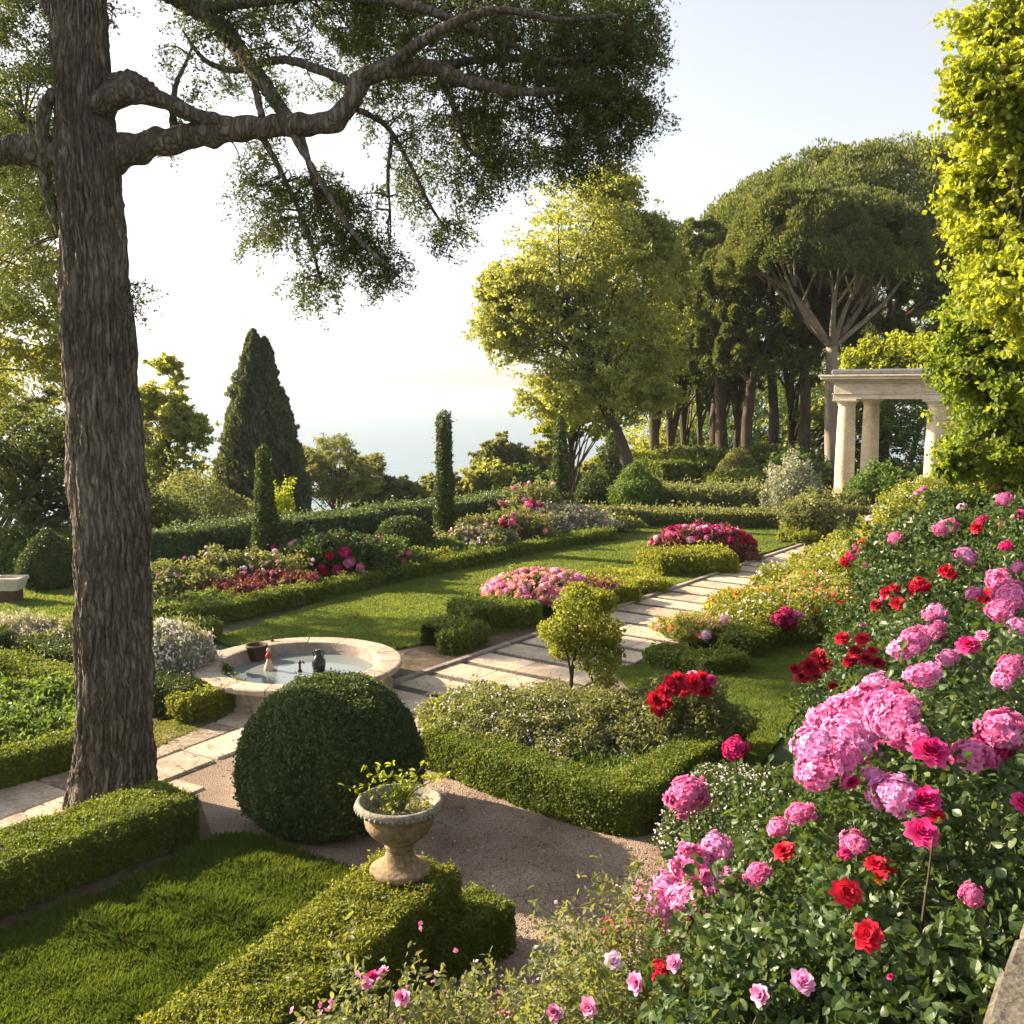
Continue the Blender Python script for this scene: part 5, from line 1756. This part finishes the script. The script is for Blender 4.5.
# (cx, cy, rx, ry, sprays, droop, depth spread)
REG = [(480, 30, 150, 60, 330, .2, 1.3), (590, 50, 62, 62, 230, .1, 1.0), (628, 25, 28, 40, 55, .1, .6), (540, 115, 85, 48, 210, .4, 1.0), (605, 118, 42, 34, 90, .4, .6), (638, 108, 20, 12, 20, .3, .3), (430, 15, 120, 45, 150, .2, 1.2), (340, 5, 80, 24, 70, .2, 1.0), (240, 5, 60, 26, 70, .2, .8), (330, 60, 85, 45, 66, .4, .9), (430, 110, 60, 50, 80, .6, .6), (450, 165, 45, 45, 48, .9, .4), (445, 220, 22, 18, 18, .8, .3), (265, 170, 35, 40, 36, .9, .4), (300, 200, 42, 40, 64, .9, .4), (335, 215, 40, 38, 62, .9, .4), (355, 250, 36, 22, 46, .7, .3), (385, 272, 20, 14, 20, .6, .25), (315, 282, 22, 14, 24, .8, .25), (265, 225, 26, 20, 18, .8, .3), (500, 165, 40, 30, 26, .8, .4), (575, 152, 32, 22, 30, .7, .4), (400, 175, 25, 45, 22, 1., .3), (210, 45, 50, 50, 34, .6, .7), (15, 30, 45, 55, 80, .3, .9), (50, 5, 60, 30, 60, .3, .9), (25, 100, 35, 40, 36, .7, .7), (20, 190, 40, 40, 34, .8, .7), (15, 260, 45, 45, 30, .8, .7), (55, 55, 20, 50, 26, .6, .7), (128, 290, 12, 22, 14, .6, .2), (160, 120, 30, 20, 8, .6, .3), (-60, 60, 60, 90, 90, .4, 1.0), (480, -70, 160, 60, 160, .2, 1.5), (200, -80, 160, 50, 120, .2, 1.5), (380, 95, 40, 30, 16, .8, .4)]
for (cx, cy, rx, ry_, n, droop, ds) in REG:
    for k in range(int(n * .62)):
        a = U(0, 6.283)
        rr = math.sqrt(U(0, 1))
        e_ = P(cx + rx * rr * math.cos(a), cy + ry_ * rr * math.sin(a), PY + U(-.2 * ds, 1.5 * ds))
        if k % 3 == 0:
            j = int(np.argmin(((LP[:, :3] - e_) ** 2).sum(1) + .25 * np.maximum(0, e_[2] - LP[:, 2]) ** 2))
            s_ = LP[j, :3]
            L_ = np.linalg.norm(e_ - s_)
            if L_ < 1.5:
                md = s_ * .5 + e_ * .5 + np.array([0, 0, .12 * L_]) + rng.normal(size=3) * .06 * L_
                tube(tw_, [s_, md, e_], [.012, .008, .003], 4, 5)
        # a spray: a short twig clothed in needles, several side twigs
        for t_ in range(3):
            d_ = unit((rng.normal(size=3) * [1, 1, .6] + np.array([.25, 0, -droop]))[None])[0]
            Ls = U(.16, .34)
            m = int(U(34, 56))
            f = U(0, 1, m) ** .8
            p = e_ + d_ * (Ls * f)[:, None] + np.array([0, 0, -.12 * droop]) * (f ** 2)[:, None] + rng.normal(size=(m, 3)) * .028
            o_ = unit(rng.normal(size=(m, 3)) + d_ * .8)
            leaves(cb, p, unit(rng.normal(size=(m, 3))), .046, .015, bias=.5, up=o_, rnd=np.clip(rng.normal(.5 + .1 * rng.normal(), .2, m), 0, 1))
cb.build('crown', M['pine'], root, b_)
tb.build('trunk', M['bark'], root, b_, True)

# ================================================================== other trees
def at(px, py, y):
    return P(px, py, y)


def gz(x, y):
    return float(terrain_h(x, y))


def simple_tree(name, label, px, y, lobes_px, mat, leaf, rt, bark='bark_far', trunk_px=None, group=None, **k):
    """lobes_px: (px, py, rx, ry[, dy]) at distance y"""
    x = P(px, 400, y)[0]
    base = np.array([x, y, gz(x, y) - .1])
    m = y / FOC
    lobes = [(P(l[0], l[1], y + (l[4] if len(l) > 4 else 0)), (l[2] * m, min(l[2] * m, 3.5 if y < 60 else 5), l[3] * m)) for l in lobes_px]
    if trunk_px:
        tr = [(P(q[0], q[1], y), q[2] * m) for q in trunk_px]
        tr = [(np.array([tr[0][0][0], y, base[2]]), tr[0][1] * 1.15)] + tr
    else:
        top = max((l[0] for l in lobes), key=lambda q: q[2])
        tr = [(base, rt), (base * .5 + top * .5 + np.array([U(-.2, .2), 0, 0]), rt * .6), (top, rt * .15)]
    return tree(name, label, base, tr, lobes, leaf, mat, bark, group, **k)


# left: the hazy yellow green trees behind the pine
simple_tree('broadleaf_tree', 'tall airy yellow green tree behind the old pine', -75, 21, [(20, 340, 55, 65), (60, 250, 45, 60), (-20, 240, 60, 80), (30, 170, 50, 50), (-50, 380, 60, 60), (75, 330, 30, 40), (-40, 130, 60, 60), (95, 390, 30, 26)], 'poplar', .085, .15, nclump=28, per=330, clump=.38, limbs=5, squash=.6, limb_r=.2)
simple_tree('broadleaf_tree', 'dark leafy tree low behind the egg shaped yew', 30, 27, [(30, 440, 55, 45), (-40, 460, 60, 60), (85, 470, 40, 45), (40, 500, 60, 40), (110, 500, 36, 40)], 'wood_leaf', .12, .22, nclump=24, per=220)
simple_tree('broadleaf_tree', 'dusky green tree filling the left edge', -30, 30, [(-40, 400, 70, 60), (0, 470, 70, 60), (60, 420, 45, 40)], 'olive', .12, .25, nclump=22, per=200)
simple_tree('birch_tree', 'light green birch like tree between pine trunk and dark conifer', 168, 40, [(165, 385, 22, 30), (160, 430, 36, 34), (185, 430, 24, 26), (150, 470, 30, 30), (180, 470, 26, 26), (145, 405, 16, 22)], 'poplar', .16, .12, nclump=26, per=190, clump=.32, limbs=5)
for (px, py, y, r, h, mat, lb) in [(190, 545, 33, 2.2, 3.2, 'olive', 'rounded grey green shrub under the birch like tree'), (150, 550, 30, 1.6, 2.2, 'wood_leaf', 'dark rounded shrub left of the tall privet hedge'), (60, 560, 27, 1.6, 1.6, 'green', 'bright shrub behind the egg shaped yew'), (15, 565, 26, 1.8, 1.9, 'wood_leaf', 'dark shrub behind the stone trough'), (85, 560, 26, 1.2, 1.5, 'green', 'leafy shrub between the egg shaped yew and the pine trunk'), (-40, 575, 25, 2.0, 1.6, 'green', 'clipped green shrub at the back of the side lawn')]:
    x = P(px, 400, y)[0]
    z = gz(x, y)
    h = P(px, {190: 486, 150: 496, 60: 532, 15: 534, 85: 528, -40: 540}[px], y)[2] - z
    bush((x, y, z + h * .42), (r, r, h * .6), mat, lb, ground=z, lump=.2, name='garden_shrub')

# dark conifer
cb_ = P(258, 520, 42)
cb_[2] = gz(cb_[0], cb_[1]) - .1
root = thing('conifer', cb_, 'dark dense conical conifer with a double tip against the sea', 'tree')
mb = MB()
for (px, pt, pb, rw) in [(256, 329, 520, 42), (267, 337, 522, 36), (235, 400, 525, 26), (283, 390, 525, 24)]:
    n = 26000 if rw > 30 else 12000
    t = U(0, 1, n) ** .75
    yy = pt + (pb - pt) * t
    rr = rw * (t ** .66) * (1 - .1 * (t > .9)) * 42 / FOC
    a = U(0, 6.283, n)
    k_ = np.array([math.cos(0), 0])
    u = np.column_stack([np.cos(a), np.sin(a), np.zeros(n)])
    zz = np.array([P(px, y_, 42)[2] for y_ in (pt, pb)])
    z_ = zz[0] + (zz[1] - zz[0]) * t
    c0 = np.column_stack([np.full(n, P(px, 430, 42)[0]), np.full(n, 42.0), z_])
    lum = 1 + .26 * nz(np.column_stack([u[:, :2] * 1.5, z_ * .8]), 1.8, 50 + px) + .2 * nz(np.column_stack([u[:, :2] * 2, z_ * 1.6]), 3.2, 51)
    p = c0 + u * (rr * lum * (1 - .3 * U(0, 1, n) ** 2.5))[:, None]
    leaves(mb, p, unit(u + np.array([0, 0, .3])), .20, .09, bias=.4, up=np.array([0, 0, 1.0]) + u * .5)
    lathe(mb, [(rr_ * 42 / FOC * .62, zz[1] + (zz[0] - zz[1]) * t__) for rr_, t__ in ((rw, 0), (rw * .8, .35), (rw * .45, .72), (1, .95))], (P(px, 430, 42)[0], 42.0, 0), 16, .2)
mb.build('crown', M['conifer'], root, cb_)
mb = MB()
tube(mb, [cb_, cb_ + [0, 0, 5]], [.35, .1], 8)
mb.build('trunk', M['bark_far'], root, cb_)

for (px, y, lob, mat, lb) in [(335, 52, [(330, 460, 34, 26), (312, 480, 30, 28), (350, 482, 26, 22), (300, 460, 14, 18)], 'olive', 'feathery olive green tree right of the dark conifer'), (370, 56, [(368, 474, 24, 24), (355, 490, 26, 18), (385, 488, 14, 14)], 'olive', 'smaller feathery tree next to the open sea view')]:
    simple_tree('feathery_tree', lb, px, y, lob, mat, .19, .16, nclump=34, per=260, clump=.28, aspect=.3, limbs=5)
HB_ = [(500, 452, 62, 22, 20, 'olive', 'round topped tree above the privet hedge before the sea'), (528, 462, 66, 16, 14, 'olive', 'small olive tree above the hedge beside the pointed yew'), (545, 452, 70, 14, 14, 'poplar', 'round pale tree under the tall pale tree'), (490, 478, 58, 30, 20, 'poplar', 'grey green slope tree left of the pointed yew'), (440, 488, 58, 30, 16, 'olive', 'tawny slope tree behind the tall yew column'), (405, 492, 56, 24, 14, 'olive', 'low slope tree over the dark yew ball'), (522, 482, 58, 22, 18, 'green', 'light green slope tree by the pointed yew'), (560, 478, 60, 26, 18, 'green', 'green slope tree behind the pointed yew'), (600, 470, 66, 24, 16, 'poplar', 'pale tree behind the leaning trunks'), (650, 455, 70, 30, 18, 'poplar', 'pale sunlit tree beyond the wood edge'), (375, 502, 56, 20, 10, 'olive', 'low olive slope tree under the sea view')]
for (px, py, y, rx, ry_, mat, lb) in HB_:
    simple_tree('slope_tree', lb, px, y, [(px, py, rx * .7, ry_ * .9), (px - rx * .6, py + ry_ * .6, rx * .7, ry_ * .9), (px + rx * .6, py + ry_ * .6, rx * .7, ry_ * .9), (px, py + ry_ * 1.5, rx, ry_)], mat, .24, .2, nclump=30, per=220, clump=.38, group='trees on the slope down to the sea')

# the pale tall tree with the leaning trunk
simple_tree('poplar_tree', 'tall pale green tree with a leaning trunk beside the sea view', 626, 46, [(590, 215, 62, 46), (560, 270, 62, 46), (620, 270, 56, 55), (525, 300, 44, 38), (510, 335, 34, 34), (565, 335, 60, 44), (630, 330, 52, 50), (600, 385, 60, 34), (650, 240, 30, 36), (560, 395, 44, 30), (645, 385, 40, 36), (497, 290, 20, 24), (610, 185, 34, 18)], 'poplar', .17, .3,
            trunk_px=[(628, 470, 7), (616, 432, 6.5), (600, 395, 5.5), (585, 355, 4), (562, 318, 2.6), (545, 290, 1.2)], nclump=40, per=230, clump=.36, limbs=4, squash=.7, outer=.25)
simple_tree('poplar_tree', 'slender upright pale tree just behind the leaning trunk', 640, 50, [(640, 300, 46, 60), (660, 360, 36, 50), (672, 270, 22, 40), (620, 250, 30, 40)], 'poplar', .21, .3, trunk_px=[(612, 470, 6), (612, 420, 5.5), (614, 370, 5), (618, 310, 4), (622, 250, 2), (624, 215, 1)], nclump=30, per=150, clump=.36, limbs=5, outer=.25)
simple_tree('broadleaf_tree', 'low golden leaved tree under the tall pale tree', 575, 52, [(570, 400, 34, 28), (590, 425, 36, 24), (556, 425, 20, 20), (610, 400, 30, 26)], 'yellowgreen', .2, .16, nclump=24, per=180)

# umbrella pines
def umbrella(label, y, dome, fork, base_px, rt, nlimb, mat='stonepine', leaf=.17, n=150, per=210, bark='bark_pale', seed=0, zmin=-.12, inner=True):
    """dome: (cx, top, half width, thickness, depth radius m) in pixels at distance y; fork, base in pixels"""
    m = y / FOC
    cx, top, hw, thick, dep = dome
    bx = P(base_px[0], base_px[1], y)
    base = np.array([bx[0], y, gz(bx[0], y) - .1])
    root = thing('umbrella_pine', base, label, 'tree', 'umbrella pines of the wood')
    tb, cb = MB(), MB()
    fk = P(fork[0], fork[1], y)
    tube(tb, [base, base * .5 + fk * .5 + rng.normal(size=3) * .1, fk], [rt * 1.15, rt * .95, rt * .85], 12, 6, .08)
    cc = P(cx, top + thick, y)
    RX, RZ = hw * m, thick * m
    # clumps on a lumpy dome
    u = sph(n, zmin)
    u[:, 2] = np.abs(u[:, 2]) ** .9 * np.sign(u[:, 2])
    cen = cc + u * np.array([RX, dep, RZ]) * (.90 + .09 * nz(u * 2.2, 1.5, 60 + seed))[:, None]
    for k in range(n):
        r0 = RX * U(.06, .12)
        mcount = int(2.1 * per * U(.7, 1.3))
        v = unit(rng.normal(size=(mcount, 3)) + np.array([0, 0, .3]) + u[k] * .5)
        p = cen[k] + v * (r0 * U(0, 1, mcount) ** .4)[:, None] * np.array([1, 1, 1.15])
        leaves(cb, p, v, leaf * 1.15, leaf * .48, bias=.3, up=v + np.array([0, 0, .4]), rnd=np.clip(rng.normal(.5 + .1 * rng.normal(), .2, mcount), 0, 1))
    # inner, sparser twiggy layer beneath
    u2 = sph(n // 2, -.3)
    cen2 = cc + u2 * np.array([RX, dep, RZ]) * U(.45, .8, n // 2)[:, None]
    for k in range(n // 2 if inner else 0):
        r0 = RX * .12
        v = rng.normal(size=(per // 3, 3))
        leaves(cb, cen2[k] + v * r0 * .6, v, leaf, leaf * .36, bias=.3)
    for k in range(nlimb):
        a = k / nlimb * 6.283 + U(-.2, .2)
        rr = U(.45, .88)
        e_ = cc + np.array([math.cos(a) * RX * rr, math.sin(a) * dep * rr, RZ * U(.25, .5)])
        L_ = e_ - fk
        md = fk + L_ * .5 + np.array([0, 0, U(-.1, .04) * np.linalg.norm(L_)]) + rng.normal(size=3) * .3
        tube(tb, [fk + [0, 0, -.15], md, e_], [rt * .5, rt * .34, rt * .1], 8, 6, .05)
        for q in range(4):
            f = U(.4, .85)
            s_ = fk + L_ * f + np.array([0, 0, .0])
            e2 = s_ + L_ * U(.2, .35) + rng.normal(size=3) * RX * .16 + np.array([0, 0, RZ * .15])
            w_ = (e2 - cc) / np.array([RX, dep, RZ])
            e2 = cc + w_ / max(1.0, np.linalg.norm(w_) / .8) * np.array([RX, dep, RZ])
            e2[2] = max(e2[2], cc[2] + .28 * RZ)
            tube(tb, [s_, s_ * .5 + e2 * .5 + [0, 0, .1], e2], [rt * .22, rt * .15, rt * .05], 6, 4)
    tb.build('trunk', M[bark], root, base, True)
    cb.build('crown', M[mat], root, base)


umbrella('great umbrella pine with pale spreading limbs behind the temple', 50, (822, 186, 110, 112, 5.0), (832, 345), (832, 480), .31, 8, n=440, per=130, seed=1, zmin=.16, inner=False)
umbrella('broad umbrella pine whose crown tops the whole wood', 62, (872, 158, 172, 108, 7.5), (890, 330), (880, 470), .45, 9, n=420, per=120, leaf=.23, bark='bark_far', seed=2)
umbrella('narrower umbrella pine left of the great one', 56, (705, 215, 58, 130, 4.0), (720, 372), (722, 478), .34, 8, n=230, per=120, leaf=.2, bark='bark_far', seed=3)
umbrella('umbrella pine with a twin stem between its neighbours', 54, (755, 232, 66, 120, 3.6), (752, 380), (748, 482), .32, 8, n=210, per=120, leaf=.2, bark='bark_far', seed=4)
umbrella('straight trunked umbrella pine beside the twin stemmed one', 58, (790, 220, 70, 110, 4.0), (771, 365), (771, 478), .3, 8, n=190, per=120, leaf=.2, bark='bark_far', seed=5)
umbrella('dark umbrella pine just left of the temple', 55, (850, 240, 60, 90, 4.0), (803, 340), (803, 482), .3, 7, n=90, per=180, leaf=.2, bark='bark_far', seed=6)
umbrella('umbrella pine leaning in front of the tall pale tree', 60, (690, 250, 50, 110, 4), (683, 390), (655, 465), .22, 6, n=90, per=160, leaf=.2, bark='bark_far', seed=7)

# bare lower trunks of the wood with small leafy heads
for (px, y, rt, lb, top) in [(672, 60, .20, 'thin straight wood trunk, leftmost of three close together', 360), (686, 62, .19, 'thin wood trunk in the middle of three close together', 365), (700, 58, .16, 'thin wood trunk, rightmost of three close together', 380), (735, 60, .18, 'slim wood trunk behind the cone shrub', 370), (790, 60, .2, 'slim dark wood trunk beside the temple', 360), (655, 58, .30, 'stout wood trunk at the sea side of the wood', 380), (716, 61, .42, 'dark stout trunk behind the three thin wood trunks', 370)]:
    simple_tree('wood_tree', lb, px, y, [(px, top - 20, 34, 40), (px + 12, top, 28, 30)], 'wood_leaf', .22, rt, trunk_px=[(px, 470, rt * FOC / y), (px + U(-4, 4), 420, rt * .9 * FOC / y), (px + U(-6, 6), top, rt * .7 * FOC / y)], nclump=18, per=100, group='trunks of the wood')
# understory and the dark wood behind
for (px, y, lob, mat, lb) in [(760, 74, [(760, 420, 50, 40), (720, 440, 40, 36), (800, 430, 45, 40)], 'green', 'leafy understory tree deep in the wood'), (690, 78, [(690, 430, 46, 30), (650, 440, 40, 26)], 'poplar', 'sunlit understory tree at the sea side of the wood'), (820, 60, [(815, 440, 40, 50), (845, 400, 36, 50), (790, 470, 36, 30)], 'poplar', 'ivy hung understory tree left of the temple columns'),
                             (880, 56, [(880, 420, 50, 60), (860, 470, 40, 40), (920, 440, 50, 60)], 'green', 'leafy tree seen between the temple columns'), (900, 72, [(900, 300, 70, 60), (960, 260, 70, 80), (860, 350, 60, 50), (960, 360, 70, 70), (1010, 300, 60, 90)], 'wood_leaf', 'dark tall tree behind the temple'), (850, 82, [(850, 360, 80, 70), (780, 390, 60, 50), (920, 380, 70, 70)], 'wood_leaf', 'dark tree at the back of the wood'), (720, 84, [(720, 380, 60, 60), (770, 350, 60, 60), (690, 400, 50, 40)], 'wood_leaf', 'dark tree behind the left pines'), (960, 50, [(940, 300, 26, 40), (965, 330, 30, 40), (950, 260, 30, 40)], 'olive', 'dusky tree between the wood and the bright tree')]:
    simple_tree('wood_tree', lb, px, y, lob, mat, .27 if y > 58 else .22, .25, nclump=26, per=150, clump=.34, group='leafy trees of the wood')
for (px, py, y, r, h, mat, lb) in [(765, 478, 48, 1.8, 1.6, 'wood_leaf', 'dark low bush between two wood trunks'), (800, 480, 46, 1.4, 1.5, 'green', 'low bush at the foot of the wood trunks'), (700, 470, 52, 2.0, 1.4, 'wood_leaf', 'dark low bush behind the deep square hedge'), (825, 500, 40, 1.0, 1.3, 'wood_leaf', 'dark bush behind the left temple column')]:
    x = P(px, 400, y)[0]
    bush((x, y, gz(x, y) + h * .42), (r, r, h * .6), mat, lb, ground=gz(x, y), lump=.25, name='garden_shrub')

# bright leafy tree on the right
RY = 13.0
x0 = P(1100, 500, RY)[0]
base = np.array([x0, RY, gz(x0, RY) - .1])
m = RY / FOC
lob = [(1005, 20, 40, 40), (992, 90, 34, 40), (1010, 130, 55, 50), (985, 190, 36, 40), (1010, 240, 44, 50), (1050, 60, 70, 80), (1060, 200, 70, 90), (1005, 285, 34, 34), (1040, 300, 50, 40)]
lob2 = [(974, 335, 34, 26), (1000, 320, 46, 36), (962, 370, 26, 24), (990, 385, 56, 46), (1030, 350, 50, 60), (985, 430, 34, 40), (1000, 450, 56, 40), (1040, 440, 50, 60), (955, 462, 14, 22), (985, 300, 30, 24)]
def mk(L):
    return [(P(l[0], l[1], RY + U(-.5, .5)), (l[2] * m, l[2] * m * 1.1, l[3] * m)) for l in L]
tree('maple_tree', 'bright yellow green leafy tree reaching in from the right', base, [(base, .2), (base + [.1, 0, 3], .16), (P(1075, 200, RY), .1), (P(1060, -20, RY), .04)], mk(lob), .078, 'yellowgreen', 'bark_far', nclump=34, per=190, clump=.46, limbs=5, shape=2, aspect=.7)
RY = 16.5
m = RY / FOC
x0 = P(1060, 500, RY)[0]
base = np.array([x0, RY, gz(x0, RY) - .1])
tree('maple_tree', 'green leafy tree spreading low across the temple front', base, [(base, .16), (base + [-.3, 0, 1.6], .13), (P(1010, 420, RY), .08), (P(975, 360, RY), .03)], mk(lob2), .085, 'maple', 'bark_far', nclump=26, per=150, clump=.46, limbs=5, shape=2, aspect=.7)

# vine on the temple roof
c = cen + np.array([0, 0, HC + 1.1])
root = thing('climbing_vine', c, 'yellow green vine heaped on the temple roof', 'vine')
mb = MB()
n = 9000
for (px, py, rx, ry_, n, y) in [(860, 352, 12, 12, 420, 38.5), (872, 345, 14, 11, 420, 38.2), (888, 350, 12, 13, 420, 38), (900, 342, 15, 14, 520, 37.6), (912, 354, 14, 12, 420, 37.4), (851, 358, 8, 7, 200, 38.3), (880, 358, 12, 7, 250, 37.9), (925, 345, 18, 18, 800, 37), (915, 375, 12, 14, 350, 36.2), (866, 338, 6, 7, 110, 38.2), (893, 333, 6, 7, 110, 37.8), (846, 350, 5, 6, 70, 38.4)]:
    q = P(px, py + 6, y)
    u = sph(n)
    p = q + u * np.array([rx, rx * 1.3, ry_]) * y / FOC * (U(.2, 1.25, n) ** .7 * (1 + .35 * nz(u * 2 + q, 2, 5)))[:, None]
    leaves(mb, p, u + np.array([0, 0, .5]), .16, .11, bias=.4, shape=1)
mb.build('foliage', M['yellowgreen'], root, c)
mb = MB()
for k in range(6):
    e_ = c + np.array([U(-1, 1), U(-1, 1), U(.1, .5)])
    tube(mb, [c + [1.2, -.8, -1], c + [U(0, 1), U(-.8, .3), 0], e_], [.04, .03, .012], 6)
mb.build('stems', M['twig'], root, c)

# ================================================================== the sea haze
mb = MB()
x_, y0_, y1_, z0_, z1_ = 12600.0, -300.0, 12600.0, -60.0, 34.0
v = [(-x_, y0_, z0_), (x_, y0_, z0_), (x_, y1_, z0_), (-x_, y1_, z0_), (-x_, y0_, z1_), (x_, y0_, z1_), (x_, y1_, z1_), (-x_, y1_, z1_)]
mb.add(v, [(3, 2, 1, 0), (4, 5, 6, 7), (0, 1, 5, 4), (1, 2, 6, 5), (2, 3, 7, 6), (3, 0, 4, 7)])
hm, ht, hout = new_mat("sea haze")
pv = ht.nodes.new("ShaderNodeVolumePrincipled")
pv.inputs["Color"].default_value = (.66, .70, .78, 1)
pv.inputs["Density"].default_value = HAZE
pv.inputs["Anisotropy"].default_value = .25
ht.links.new(pv.outputs[0], hout.inputs["Volume"])
structure(mb.build('haze', hm), 'stuff')
